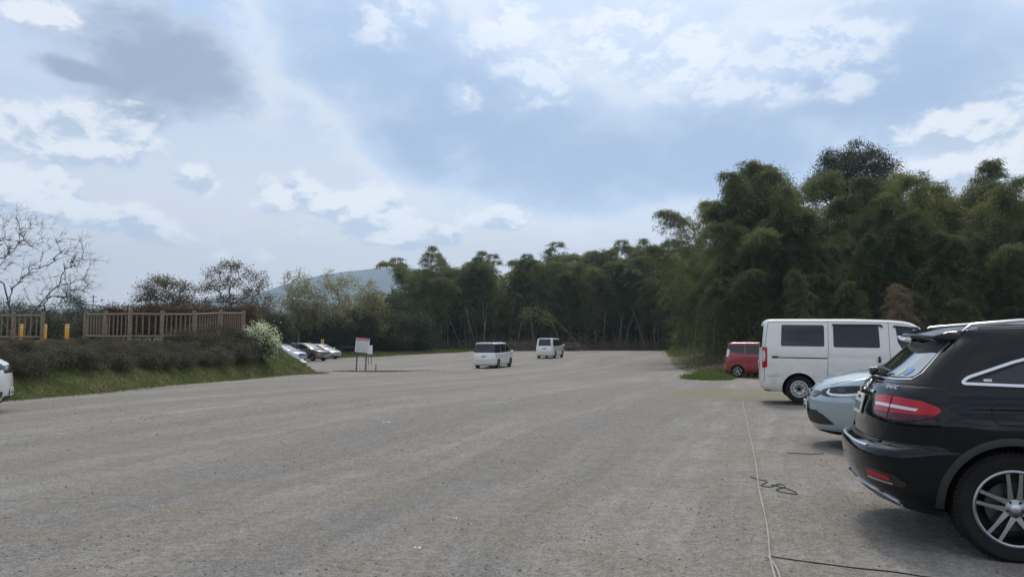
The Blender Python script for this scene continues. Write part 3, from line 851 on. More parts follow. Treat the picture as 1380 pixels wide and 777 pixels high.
# ================================================================= white cargo van
def cargo_van():
    L = 4.065
    t = thing('parked_cargo_van', 'boxy white cargo van with dark side windows and plain steel wheels', 'van')
    c = Car(t, L)
    zx = [0, 2.0, 3.2, 3.7, 4.07]
    rows = [
        (.24, .10, 3.96, .76, .22, 3.2, .35, 2.6),
        (.30, .03, 4.03, .805, .22, 3.2, .35, 2.6),
        (.42, .0, 4.06, .825, .22, 3.4, .35, 2.6),
        (.70, .0, 4.06, .8325, .20, 3.6, .35, 2.6),
        ([.98, .98, .98, .96, .94], .005, 4.00, .8325, .18, 3.8, .36, 2.6),
        ([1.22, 1.22, 1.22, 1.18, 1.1], .015, 3.86, .828, .17, 3.8, .36, 2.8),
        ([1.55, 1.55, 1.53, 1.5, 1.4], .04, 3.62, .795, .16, 3.8, .36, 3),
        ([1.78, 1.79, 1.77, 1.74, 1.7], .065, 3.40, .762, .15, 3.8, .38, 3),
        ([1.845, 1.86, 1.84, 1.80, 1.8], .085, 3.27, .745, .15, 3.6, .4, 3),
        ([1.885, 1.90, 1.875, 1.83, 1.8], .12, 3.12, .705, .16, 3.2, .4, 3),
        ([1.90, 1.915, 1.885, 1.84, 1.8], .17, 3.02, .64, .18, 3, .4, 3),
    ]
    def mod(x, y, z):
        if y > .6:
            y -= .010 * math.exp(-((z - 1.03) / .035) ** 2) * smooth(.1, .25, x) * (1 - smooth(3.3, 3.6, x))
            y += .010 * math.exp(-(((x - .83) / .38) ** 2 + ((z - .6) / .14) ** 2))
        return x, y, z
    lo = shell(rows, zx, nc=12, ns=44, sub=5, mod=mod, crown=.02)
    wx = [(.83, .31), (3.42, .31)]
    c.bodywork(lo, None, wx, .37, M['van_white'], under=.32)
    for x, z in wx:
        for y in (-.80, .80): c.wheel(x, y, .31, .185, 'steel', width=.17, n=48)
    for v in ('R', 'L'):
        c.patch('rear_side_window', v, round_poly([(.44, 1.285), (1.37, 1.285), (1.37, 1.775), (.46, 1.775)], .045), M['glass2'], off=.002, res=.07)
        w2 = c.patch('sliding_door_window', v, round_poly([(1.56, 1.275), (2.52, 1.275), (2.50, 1.775), (1.56, 1.775)], .045), M['glass2'], off=.002, res=.07)
        w3 = c.patch('front_door_window', v, round_poly([(2.84, 1.745), (3.28, 1.70), (3.66, 1.30), (3.62, 1.23), (2.98, 1.23), (2.88, 1.40)], .04), M['glass2'], off=.002, res=.07)
        c.strip('window_visor', v, [(1.54, 1.775), (2.53, 1.775), (2.58, 1.74)], .045, M['lens_dark'], off=.022, skirt=.02, parent=w2)
        c.strip('window_visor', v, [(2.80, 1.755), (3.28, 1.715), (3.5, 1.49)], .045, M['lens_dark'], off=.022, skirt=.02, parent=w3)
        g = c.strip('g', v, [(1.455, 1.86), (1.45, 1.2), (1.43, .70), (1.40, .36), (2.62, .36)], .008, M['seam'], off=.0015, build=False, skirt=.004)
        c.strip('g', v, [(2.70, 1.84), (2.71, 1.3), (2.74, .7), (2.70, .36)], .008, M['seam'], off=.0015, build=False, mb=g, skirt=.004)
        c.strip('g', v, [(.17, 1.84), (.13, 1.55), (.085, 1.2), (.075, .8), (.08, .47)], .007, M['seam'], off=.0015, build=False, mb=g, skirt=.004)
        c.strip('g', v, [(.10, 1.83), (1.5, 1.845), (2.7, 1.835), (3.15, 1.79)], .007, M['seam'], off=.0015, build=False, mb=g, skirt=.004)
        c.put(g, 'panel_gap', M['seam'])
        rl = c.strip('slide_rail', v, [(.36, 1.02), (1.43, 1.02)], .022, M['seam'], off=.003)
        bx = MB(); hp, _ = c.cast(v, .30, 1.02); sg = -1 if v == 'R' else 1
        bx.box((.31, hp.y + sg * .008, 1.03), (.13, .03, .045), bev=.006); c.put(bx, 'rail_cover', M['black_plastic'])
        c.strip('slide_rail_cover', v, [(.40, 1.045), (1.43, 1.045)], .02, M['van_white'], off=.010)
        bx = MB(); hp, _ = c.cast(v, 2.50, 1.02); bx.box((2.50, hp.y + sg * .015, 1.02), (.055, .04, .14), bev=.008); bx.box((2.50, hp.y + sg * .004, 1.05), (.14, .02, .1), bev=.006, mi=1)
        c.put(bx, 'door_handle', [M['gloss_black'], M['van_white']])
        sd = 'B' + v
        U = lambda x, ay: (x + ay) * .7071
        o = [(U(.01, .74), 1.26), (U(.10, .828), 1.26), (U(.14, .83), 1.24), (U(.135, .832), .80), (U(.08, .82), .78), (U(.0, .74), .78)]
        tl = c.patch('tail_lamp', sd, round_poly(o, .015, 2), M['red_lens'], off=.010, res=.03, skirt=.012)
        o = [(U(.01, .75), 1.18), (U(.07, .81), 1.18), (U(.095, .828), 1.12), (U(.09, .828), .94), (U(.06, .81), .92), (U(.0, .75), .92)]
        c.patch('clear_lamp', sd, o, M['clear_lens'], off=.014, res=.03, skirt=.003, parent=tl)
        c.strip('bumper_gap', v, [(.0, .60), (.2, .60), (.42, .60)], .006, M['seam'], off=.0015)
        arch_trim(c, v, .83, .31, .371, .385, M['van_white'], off=.008)
        c.patch('headlamp', 'F' + v, [(U(.05, .55), .92), (U(.3, .8), .98), (U(.3, .8), .72), (U(.05, .55), .70)], M['clear_lens'], off=.005)
        mirror_part(c, 3.5, -.85 if v == 'R' else .85, 1.32, M['black_plastic'], 1.2)
    c.patch('rear_window', 'B', round_poly([(-.62, 1.25), (.62, 1.25), (.60, 1.75), (-.60, 1.75)], .05), M['glass'], off=.003, res=.08)
    back_plate(c, .85)
    c.patch('windscreen', 'F', round_poly([(-.70, 1.25), (.70, 1.25), (.62, 1.72), (-.62, 1.72)], .05), M['screen'], off=.003, res=.08)
    m = MB(); m.tube([(.10, .62, 1.80), (-.07, .66, 1.83), (-.09, .66, 1.78)], .01, 6); m.box((-.09, .66, 1.72), (.02, .14, .09), bev=.008)
    c.put(m, 'rear_mirror', M['black_plastic'])
    p = at_y(1034, 530, 17.05)
    place(t, L, ROWANG, (.02, -.60), (p.x, 17.45))
    t.location.z = .09
    t.rotation_euler.y = R_(.9)
    return t, c

# ================================================================= tall family vans / hatchbacks
def box_car(spec):
    """generic one-box car, spec drives the outline"""
    L, W, H = spec['L'], spec['W'] / 2, spec['H']
    t = thing(spec['name'], spec['label'], spec['cat'], group=spec.get('group'))
    c = Car(t, L)
    P = M[spec['paint']]
    hood, hz, cowl, belt = spec['hood'], spec['hz'], spec['cowl'], spec['belt']   # bonnet length, front z, cowl z, belt z
    rake = spec.get('rake', .25); wsl = spec.get('wsl', .9)
    xc = L - hood
    zx = [0, xc - .6, xc, L - .25, L]
    lower = [
        (.19, .14, L - .2, W * .86, .3, 3, .6, 2.4),
        (.25, .05, L - .08, W * .95, .3, 3, .6, 2.4),
        (.42, .0, L - .01, W * .99, .3, 3.2, .6, 2.5),
        (.62, .0, L, W, .3, 3.2, .6, 2.5),
        ([belt * .84, belt * .84, cowl * .84, hz * .86, hz * .84], .03, L - .05, W, .3, 3.2, .6, 2.5),
        ([belt, belt, cowl * .95, hz * .96, hz * .94], .06, L - .12, W * .985, .3, 3.2, .62, 2.5),
        ([belt + .03, belt + .03, cowl, hz, hz * .97], .10, L - .2, W * .94, .3, 3.2, .62, 2.5),
    ]
    lo = shell(lower, zx, nc=10, ns=24, sub=4, crown=.05)
    zu = [0, .5, L * .45, xc]
    xf = xc + .12
    up = [
        (belt - .1, .06, xf + .15, W * .95, .22, 3.4, .4, 2.8),
        (belt + .02, .08, xf, W * .945, .22, 3.4, .4, 2.8),
        ([lerp(belt, H, .45)] * 4, .08 + rake * .35, xf - wsl * .42, W * .90, .22, 3.4, .4, 3),
        ([lerp(belt, H, .82), lerp(belt, H, .84), lerp(belt, H, .84), lerp(belt, H, .8)], .08 + rake * .8, xf - wsl * .84, W * .845, .22, 3.4, .4, 3),
        ([H - .075, H - .05, H - .045, H - .09], .08 + rake, xf - wsl * 1.0, W * .80, .22, 3.2, .4, 3),
        ([H - .045, H - .02, H - .015, H - .06], .12 + rake, xf - wsl * 1.1, W * .73, .22, 3, .4, 3),
    ]
    us = shell(up, zu, nc=10, ns=24, sub=4, crown=.015)
    r = spec.get('r', .315)
    wx = [(spec['ro'], r), (spec['ro'] + spec['wb'], r)]
    c.bodywork(lo, us, wx, r + .045, P, under=.27)
    for x, z in wx:
        for y in (-W * .975, W * .975): c.wheel(x, y, r, r * .66, spec.get('wheel', 'seven'), width=.19, n=28)
    zt = H - .135; zb = belt + .035
    fb = xf - .12; ft = xf - wsl * .86
    gl = M['glass2']
    b1, b2 = spec.get('pillars', (L * .30, L * .55))
    for v in ('R', 'L'):
        sg = -1 if v == 'R' else 1
        xr = spec.get('qx', .22)
        c.patch('quarter_window', v, round_poly([(xr, zb + spec.get('qup', 0)), (xr + .07 + rake * .6, zt - .01), (b1 - .03, zt), (b1 - .03, zb)], .03), gl, off=.003, res=.1)
        c.patch('rear_door_window', v, round_poly([(b1 + .03, zb), (b1 + .03, zt), (b2 - .03, zt), (b2 - .03, zb)], .02), gl, off=.003, res=.1)
        c.patch('front_door_window', v, round_poly([(b2 + .03, zb), (b2 + .03, zt), (ft - .05, zt - .02), (fb - .12, zb)], .03), M['glass'], off=.003, res=.1)
        g = c.strip('g', v, [(b1, zt), (b1 + .02, belt), (b1 + .03, .32), (b2, .32), (b2, zt)], .008, M['seam'], off=.0015, build=False, skirt=.004)
        c.strip('g', v, [(b2, .32), (b2 + (fb - b2) * .85, .32), (b2 + (fb - b2) * .95, belt * .9)], .008, M['seam'], off=.0015, build=False, mb=g, skirt=.004)
        c.put(g, 'panel_gap', M['seam'])
        for hx in (b1 + .14, b2 + .14):
            h = MB(); hp, _ = c.cast(v, hx, belt - .12)
            h.tube([(hx - .07, hp.y, belt - .12), (hx - .05, hp.y + sg * .03, belt - .12), (hx + .07, hp.y + sg * .03, belt - .12), (hx + .09, hp.y, belt - .12)], .013, 6)
            c.put(h, 'door_handle', P)
        mirror_part(c, fb - .25, sg * W * .97, belt + .08, P, 1.1)
        U = lambda x, ay: (x + ay) * .7071
        ty0, ty1 = spec.get('tail', (belt - .25, belt + .12))
        o = [(U(.04, W * .80), ty1), (U(.10, W * .96), ty1), (U(.22, W * .99), ty1 - .04), (U(.18, W), ty0), (U(.03, W * .80), ty0)]
        c.patch('tail_lamp', 'B' + v, round_poly(o, .015, 2), M[spec.get('tailm', 'red_lens')], off=.006, res=.04)
        a, b = spec.get('head', (hz - .2, hz - .03))
        o = [(U(.03, W * .55), b - .04), (U(.16, W * .85), b), (U(.50, W * .98), b + .03), (U(.42, W * .98), a + .06), (U(.10, W * .85), a), (U(.03, W * .55), a + .02)]
        c.patch('headlamp', 'F' + v, round_poly(o, .03, 2), M['clear_lens' if not spec.get('dark_head') else 'lens_dark'], off=.006, res=.04)
        o = [(U(.03, W * .62), .46), (U(.10, W * .84), .46), (U(.28, W * .96), .40), (U(.22, W * .95), .30), (U(.06, W * .75), .30), (U(.04, W * .62), .34)]
        fg = c.patch('fog_lamp_surround', 'F' + v, round_poly(o, .02, 2), M['gloss_black'], off=.006, res=.04)
        o = [(U(.10, W * .82) + .045 * math.cos(q * PI / 6), .385 + .04 * math.sin(q * PI / 6)) for q in range(12)]
        c.patch('fog_lamp', 'F' + v, o, M['clear_lens'], off=.012, res=.03, parent=fg)
    rw = spec.get('rw', .86)
    c.patch('rear_window', 'B', round_poly([(-W * rw, belt + .06), (W * rw, belt + .06), (W * (rw - .06), zt + .01), (-W * (rw - .06), zt + .01)], .05), M['glass'], off=.004, res=.08)
    if spec.get('dark_rear'):      # dark pillars either side of the rear screen
        for v in ('R', 'L'):
            c.patch('pillar_trim', 'B' + v, [(U(.10, W * .80), belt + .06), (U(.26, W * .93), belt + .06), (U(.26 + rake, W * .84), zt), (U(.12 + rake, W * .70), zt)], M['glass'], off=.004, res=.05)
    sp = MB(); sp.box((.08 + rake + .06, 0, H - .055), (.26, W * 1.42, .035), bev=.012); c.put(sp, 'roof_spoiler', P)
    back_plate(c, spec.get('pz', belt - .22), m=spec.get('platem', 'plate'))
    c.strip('tailgate_trim', 'B', [(-.38, spec.get('pz', belt - .22) + .12), (.38, spec.get('pz', belt - .22) + .12)], .025, M['chrome'], off=.008)
    c.strip('tailgate_gap', 'B', [(-W * .76, belt), (-W * .76, .56), (0, .54), (W * .76, .56), (W * .76, belt)], .010, M['seam'], off=.0015, skirt=.004)
    back_plate(c, .44, view='F', marks=True)
    c.patch('grille', 'F', round_poly([(-W * .5, hz - .26), (W * .5, hz - .26), (W * .52, hz - .10), (-W * .52, hz - .10)], .03), M['gloss_black'], off=.005)
    c.patch('lower_grille', 'F', round_poly([(-W * .5, .26), (W * .5, .26), (W * .45, .36), (-W * .45, .36)], .03), M['black_plastic'], off=.004)
    c.patch('windscreen', 'F', round_poly([(-W * .84, belt + .07), (W * .84, belt + .07), (W * .74, H - .14), (-W * .74, H - .14)], .06), M['screen'], off=.004, res=.08)
    wp = MB(); q, _ = c.cast('B', .0, belt + .10)
    wp.tube([(q.x - .01, 0, belt + .06), (q.x - .015, .02, belt + .09), (q.x + .01, .34, belt + .12)], .012, 5); c.put(wp, 'rear_wiper', M['gloss_black'])
    if spec.get('extra'): spec['extra'](c, spec)
    return t, c
def setz(t, L, dz=0):
    a = t.rotation_euler.z
    f = t.location.copy() + heading(a) * L * .3; b = t.location.copy() - heading(a) * L * .3
    zf, zb = g0(f.x, f.y), g0(b.x, b.y)
    t.location.z = (zf + zb) / 2 + .004 + dz
    t.rotation_euler.y = -math.atan2(zf - zb, L * .6)
MINI = dict(L=4.69, W=1.70, H=1.83, hood=.62, hz=.96, cowl=1.10, belt=1.06, rake=.16, wsl=1.0, ro=.86, wb=2.85, r=.33, wheel='ten', paint='white_paint', cat='minivan', dark_head=False)
def cars():
    black_suv(); blue_hatch(); cargo_van()
    s = dict(L=3.71, W=1.62, H=1.745, hood=.62, hz=.88, cowl=1.0, belt=1.10, rake=.12, wsl=.85, ro=.62, wb=2.45, r=.295, wheel='five', paint='red_paint', cat='minivan', name='parked_minivan',
             label='small red minivan with dark glass parked past the white cargo van', tail=(1.02, 1.40), tailm='clear_lens', pillars=(1.0, 2.0), qup=.14, dark_rear=True, qx=.2)
    def ex(c, sp):
        for v in ('R', 'L'):
            c.strip('body_crease', v, [(.15, 1.05), (1.4, 1.0), (3.0, .97)], .012, M['seam'], off=.001, skirt=.003)
            c.strip('body_crease', v, [(.08, .72), (.6, .73), (.9, .70)], .010, M['seam'], off=.001, skirt=.003)
            c.strip('lower_crease', v, [(1.05, .36), (2.7, .36)], .03, M['red_paint'], off=.006)
    s['extra'] = ex
    t, c = box_car(s); p = at_y(978, 500, 37.3); place(t, 3.71, ROWANG, (.05, -.6), (p.x + .05, 37.5)); setz(t, 3.71)
    # two white minivans driving off
    a = dict(MINI, name='moving_minivan', label='nearer of the two driving white minivans, with a full width dark rear window', pillars=(1.45, 2.65), dark_rear=True, rw=.90, tail=(.62, 1.0), tailm='white_paint', H=1.84, pz=.86, group='white minivans crossing the gravel lot')
    t, c = box_car(a); p = at_y(661, 490, 54); place(t, 4.69, R_(90 - 17), (.3, 0), (p.x - .35, 52.6)); setz(t, 4.69)
    b = dict(MINI, name='moving_minivan', label='farther driving white minivan, with a narrower rear window, near the bamboo', pillars=(1.35, 2.55), rw=.70, tail=(1.0, 1.5), tailm='clear_lens', H=1.85, belt=1.08, pz=.9, group='white minivans crossing the gravel lot', wheel='seven')
    t, c = box_car(b); p = at_y(740, 478, 70); place(t, 4.69, R_(90 - 17), (.3, 0), (p.x - .45, 68.2)); setz(t, 4.69)
    # nose of a white minivan at the left edge
    d = dict(MINI, name='parked_minivan', label='white minivan at the left edge, only its nose with a fog lamp showing', W=1.735, H=1.88, hood=.8, hz=1.10, cowl=1.2, belt=1.15, pillars=(1.35, 2.55), dark_head=True)
    t, c = box_car(d); t.location.x, t.location.y = 0, 0; q = at_y(17, 530, 15.3)
    q = at_y(7, 530, 15.3); place(t, 4.69, R_(25), (4.52, -.76), (q.x - .22, 15.3)); setz(t, 4.69)
    # four cars behind the bank
    W_ = dict(W=1.70, ro=.7, cat='car', wheel='five', belt=.98, hz=.80, cowl=.98, hood=1.05, rake=.45, wsl=1.1, r=.31)
    specs = [
        (dict(W_, L=4.3, H=1.50, wb=2.6, paint='silver_paint', name='parked_car', label='silver hatchback, the farthest car parked behind the bank, beside the yellow notice'), (452, 480, 74.0), -27),
        (dict(W_, L=4.2, H=1.64, wb=2.6, paint='bronze_paint', name='parked_car', label='bronze brown hatchback with dark wheels parked behind the bank', hz=.92, cowl=1.08, belt=1.05, dark_head=True, r=.33), (435, 482, 68.0), -25),
        (dict(W_, L=4.2, H=1.60, wb=2.6, paint='pale_blue_paint', name='parked_car', label='pale blue grey car with a bright windscreen behind the white car and the bank', hz=.9, cowl=1.05, belt=1.02), (404, 482, 62.5), -25),
        (dict(W_, L=3.7, H=1.80, wb=2.45, paint='white_paint', name='parked_car', label='white car mostly hidden behind the grassy bank with just its roof and window showing', hood=.55, hz=.95, cowl=1.08, belt=1.05, rake=.2, wsl=1.0), (408, 494, 47.5), -20)]
    for sp, (px, py, Y), an in specs:
        dz = 0
        sp['group'] = 'cars parked behind the bank'
        t, c = box_car(sp); q = at_y(px, py, Y)
        place(t, sp['L'], R_(an), (sp['L'] - .1, -.3), (q.x, Y)); setz(t, sp['L'], -.12 if Y < 50 else 0)
        if Y < 50: print('white car ground', t.location[:])
import numpy as np
# ---------------------------------------------------------------- node helpers
class NT:
    def __init__(s, tree): s.t = tree; s.n = tree.nodes; s.l = tree.links
    def _in(s, sock, v):
        if hasattr(v, 'is_output') or hasattr(v, 'links'): s.l.new(v, sock)
        else:
            if isinstance(v, tuple) and len(v) == 3 and sock.type == 'RGBA': v = (*v, 1)
            sock.default_value = v
    def m(s, op, a, b=None, c=None, clamp=False):
        n = s.n.new('ShaderNodeMath'); n.operation = op; n.use_clamp = clamp
        for i, v in enumerate((a, b, c)):
            if v is not None: s._in(n.inputs[i], v)
        return n.outputs[0]
    def noise(s, vec, scale, detail=5, rough=.5, dist=0, out='Fac'):
        n = s.n.new('ShaderNodeTexNoise'); s._in(n.inputs['Vector'], vec); n.inputs['Scale'].default_value = scale
        n.inputs['Detail'].default_value = detail; n.inputs['Roughness'].default_value = rough; n.inputs['Distortion'].default_value = dist
        return n.outputs[out]
    def voro(s, vec, scale, feature='F1', out='Distance', rnd=1):
        n = s.n.new('ShaderNodeTexVoronoi'); n.feature = feature; s._in(n.inputs['Vector'], vec); n.inputs['Scale'].default_value = scale
        n.inputs['Randomness'].default_value = rnd
        return n.outputs[out]
    def mr(s, v, a, b, c=0, d=1, smooth_=False):
        n = s.n.new('ShaderNodeMapRange'); s._in(n.inputs['Value'], v)
        if smooth_: n.interpolation_type = 'SMOOTHSTEP'
        for k, q in zip(('From Min', 'From Max', 'To Min', 'To Max'), (a, b, c, d)): s._in(n.inputs[k], q)
        return n.outputs[0]
    def mix(s, f, a, b, mode='MIX'):
        n = s.n.new('ShaderNodeMix'); n.data_type = 'RGBA'; n.blend_type = mode
        s._in(n.inputs[0], f); s._in(n.inputs[6], a); s._in(n.inputs[7], b)
        return n.outputs[2]
    def mapping(s, vec, loc=(0, 0, 0), rot=(0, 0, 0), scale=(1, 1, 1)):
        n = s.n.new('ShaderNodeMapping'); s._in(n.inputs[0], vec); n.inputs[1].default_value = loc; n.inputs[2].default_value = rot; n.inputs[3].default_value = scale
        return n.outputs[0]
    def attr(s, name, out='Fac'):
        n = s.n.new('ShaderNodeAttribute'); n.attribute_name = name; return n.outputs[out]
    def bump(s, h, strength, dist=.01):
        n = s.n.new('ShaderNodeBump'); s._in(n.inputs['Height'], h); n.inputs['Strength'].default_value = strength; n.inputs['Distance'].default_value = dist
        return n.outputs[0]

# ---------------------------------------------------------------- ground
def turf_amount(x, y):
    """0 gravel, 1 turf"""
    t = 0
    # far edge of the lot
    far = stab([(-60, 50), (-26, 69), (-15, 78), (-8, 91), (-3, 101), (2, 104), (20, 103), (40, 100)], x)
    t = max(t, smooth(far - 2.0, far + 2.0, y))
    d = edge_dist(x, y)
    t = max(t, smooth(-.7, .1, d))
    # worn tongue of grass round the sign posts
    for cx, cy, rx, ry, a in ((-8.6, 45.6, 3.0, 1.3, .9), (-6.5, 46.5, 2.2, .5, .55), (-11.5, 41, 1.8, 2.2, .8)):
        q = ((x - cx) / rx) ** 2 + ((y - cy) / ry) ** 2
        t = max(t, a * (1 - smooth(.3, 1.4, q)))
    # right edge, past the white van
    rx = tab([(0, 60), (24, 22), (27, 12.0), (36, 10.6), (45, 10.2), (60, 12.6), (100, 20.5)], y)
    t = max(t, .95 * smooth(rx - .8, rx + 1.2, x) * smooth(24, 28, y))
    t = max(t, smooth(24, 34, x))
    return t
def dry_amount(x, y):
    """worn yellowish grass between and behind the parked cars"""
    q = ((x - 7.6) / 3.6) ** 2 + ((y - 21.5) / 4.2) ** 2
    a = .62 * (1 - smooth(.35, 1.5, q))
    for cx, cy, r, k in ((3.0, 9.3, .5, .45), (3.3, 8.0, .35, .35), (8.5, 29, 3, .35), (6, 14, 1.6, .2), (3.0, 7.4, .3, .3)):
        a = max(a, k * math.exp(-((x - cx) ** 2 + (y - cy) ** 2) / r ** 2))
    return a
def litter_amount(x, y):
    return smooth(.4, 2.6, x - max(9.0, .205 * y)) * smooth(33, 40, y)
def axis(fine, step, coarse):
    v = []; a, b = fine
    x = a
    while x < b: v.append(x); x += step
    v.append(b)
    return sorted([c for c in coarse if c < a] + v + [c for c in coarse if c > b])
def ground():
    xs = axis((-34, 30), .5, [-4400, -2500, -1200, -600, -300, -160, -100, -70, -50, -42, 36, 44, 60, 90, 150, 300, 600, 1200, 2500, 4400])
    ys = axis((-6, 118), .5, [-290, -150, -80, -40, -20, -10, 126, 140, 160, 200, 300, 500, 900, 1600, 2600, 3900])
    v = []; T = []; D = []; Li = []
    for y in ys:
        for x in xs:
            v.append((x, y, g0(x, y))); T.append(turf_amount(x, y)); D.append(dry_amount(x, y)); Li.append(litter_amount(x, y))
    nx = len(xs); f = [(j * nx + i, j * nx + i + 1, (j + 1) * nx + i + 1, (j + 1) * nx + i) for j in range(len(ys) - 1) for i in range(nx - 1)]
    me = bpy.data.meshes.new('ground'); me.from_pydata(v, [], f)
    for nm, arr in (('turf', T), ('dry', D), ('litter', Li)):
        a = me.attributes.new(nm, 'FLOAT', 'POINT'); a.data.foreach_set('value', arr)
    m, n, l, b = nt('gravel_lot'); k = NT(m.node_tree)
    tc = n.new('ShaderNodeTexCoord').outputs['Object']
    # gravel colour: fine stones over compacted grey dust
    rot = k.mapping(tc, rot=(0, 0, R_(20)))
    wob = n.new('ShaderNodeVectorMath'); wob.operation = 'MULTIPLY_ADD'; l.new(k.noise(tc, .12, 3, .5, out='Color'), wob.inputs[0]); wob.inputs[1].default_value = (2.2, 2.2, 0); l.new(rot, wob.inputs[2])
    rot = wob.outputs[0]
    big = k.noise(tc, .13, 5, .6)
    mid = k.noise(tc, 1.1, 7, .66)
    streak = k.noise(k.mapping(rot, scale=(1, .035, 1)), 3.0, 6, .62)
    streak2 = k.noise(k.mapping(rot, scale=(1, .035, 1)), .5, 5, .6)
    clod = k.noise(tc, 11, 5, .72)
    fine = k.noise(tc, 38, 4, .75)
    grit = k.noise(tc, 120, 3, .7)
    c = k.mix(k.mr(big, .36, .64), (.262, .250, .228), (.335, .312, .278))
    c = k.mix(k.mr(streak, .44, .60, 0, .75), c, (.40, .38, .35))
    c = k.mix(k.mr(streak2, .46, .58, 0, .65), c, (.205, .199, .190))
    c = k.mix(k.mr(mid, .45, .58, 0, .65), c, (.275, .236, .190))
    c = k.mix(k.mr(clod, .40, .60, .75, 0), c, k.mix(1.0, c, (.66, .65, .64), 'MULTIPLY'))
    c = k.mix(k.mr(fine, .36, .60, .95, 0), c, k.mix(1.0, c, (.52, .51, .50), 'MULTIPLY'))
    c = k.mix(k.mr(grit, .52, .70, 0, .8), c, (.50, .47, .42))
    v1 = k.voro(tc, 26, out='Distance')
    vc = k.voro(tc, 26, out='Color')
    sx = n.new('ShaderNodeSeparateXYZ'); l.new(vc, sx.inputs[0])
    patchy = k.mr(k.noise(tc, .6, 4, .6), .45, .62)
    stone = k.m('MULTIPLY', k.mr(v1, .30, .22), k.m('GREATER_THAN', sx.outputs[0], .80))
    stone = k.m('MULTIPLY', stone, patchy)
    c = k.mix(k.m('MULTIPLY', stone, .75), c, k.mix(sx.outputs[1], (.07, .07, .07), (.33, .32, .3)))
    # dry worn grass, turf, leaf litter
    gn = k.noise(tc, 6, 6, .7); gn2 = k.noise(tc, .7, 4, .6)
    dry = k.mr(k.m('ADD', k.attr('dry'), k.m('MULTIPLY', k.m('SUBTRACT', gn, .5), 1.1)), .28, .55, 0, .75)
    grassc = k.mix(gn, (.085, .08, .035), (.22, .19, .10))
    c = k.mix(dry, c, k.mix(gn, (.13, .12, .07), (.27, .24, .155)))
    tn = k.m('ADD', k.attr('turf'), k.m('MULTIPLY', k.m('SUBTRACT', k.noise(tc, 1.6, 6, .7), .5), .9))
    tm = k.mr(tn, .42, .60)
    turfc = k.mix(k.mr(gn2, .35, .65), (.062, .088, .026), (.16, .145, .075))
    turfc = k.mix(k.mr(gn, .35, .68), turfc, k.mix(1.0, turfc, (.55, .6, .5), 'MULTIPLY'))
    c = k.mix(tm, c, turfc)
    litm = k.mr(k.m('ADD', k.attr('litter'), k.m('MULTIPLY', k.m('SUBTRACT', gn2, .5), .8)), .4, .65)
    litc = k.mix(k.mr(k.noise(tc, 9, 5, .8), .35, .65), (.05, .037, .028), (.17, .125, .09))
    c = k.mix(litm, c, litc)
    l.new(c, b.inputs['Base Color']); b.inputs['Roughness'].default_value = .93; b.inputs['Specular IOR Level'].default_value = .25
    h = k.m('ADD', k.m('MULTIPLY', fine, .5), k.m('MULTIPLY', grit, .25))
    h = k.m('ADD', h, k.m('ADD', k.m('MULTIPLY', mid, 2.2), k.m('MULTIPLY', clod, 1.0))); h = k.m('ADD', h, k.m('MULTIPLY', stone, .6))
    h = k.m('ADD', h, k.m('MULTIPLY', streak, 1.6))
    l.new(k.bump(h, 1.0, .026), b.inputs['Normal'])
    o = mk('ground', me, m, smooth_=True); tag(o, 'grey gravel car park with worn tracks', kind='structure')

def bank():
    xs = axis((-34, -9), .25, [-90, -70, -58, -48, -42, -38]); ys = axis((-6, 47), .25, [-30, -20, -12, 49, 52])
    v = []; idx = {}; f = []
    for j, y in enumerate(ys):
        for i, x in enumerate(xs):
            d = edge_dist(x, y); idx[(i, j)] = len(v)
            v.append((x, y, g0(x, y) + bank_h(x, y)))
    for j in range(len(ys) - 1):
        for i in range(len(xs) - 1):
            q = (idx[(i, j)], idx[(i + 1, j)], idx[(i + 1, j + 1)], idx[(i, j + 1)])
            if max(edge_dist(v[a][0], v[a][1]) for a in q) > -.4: f.append(q)
    me = bpy.data.meshes.new('bank'); me.from_pydata(v, [], f)
    bm = bmesh.new(); bm.from_mesh(me); bmesh.ops.delete(bm, geom=[q for q in bm.verts if not q.link_faces], context='VERTS'); bm.to_mesh(me); bm.free()
    m, n, l, b = nt('bank_turf'); k = NT(m.node_tree)
    tc = n.new('ShaderNodeTexCoord').outputs['Object']
    a = k.noise(tc, 1.2, 5, .65); f1 = k.noise(tc, 9, 6, .75)
    c = k.mix(k.mr(a, .36, .62), (.055, .085, .02), (.135, .125, .055))
    c = k.mix(k.mr(f1, .35, .7), c, k.mix(1.0, c, (.45, .45, .4), 'MULTIPLY'))
    sp = n.new('ShaderNodeSeparateXYZ'); l.new(tc, sp.inputs[0])
    c = k.mix(k.mr(sp.outputs[2], .6, 1.4, 0, .85), c, k.mix(f1, (.06, .048, .03), (.16, .13, .085)))
    l.new(c, b.inputs['Base Color']); b.inputs['Roughness'].default_value = .95; b.inputs['Specular IOR Level'].default_value = .1
    l.new(k.bump(f1, .8, .06), b.inputs['Normal'])
    tag(mk('bank', me, m), 'grassy earth bank along the left side of the lot', kind='structure')

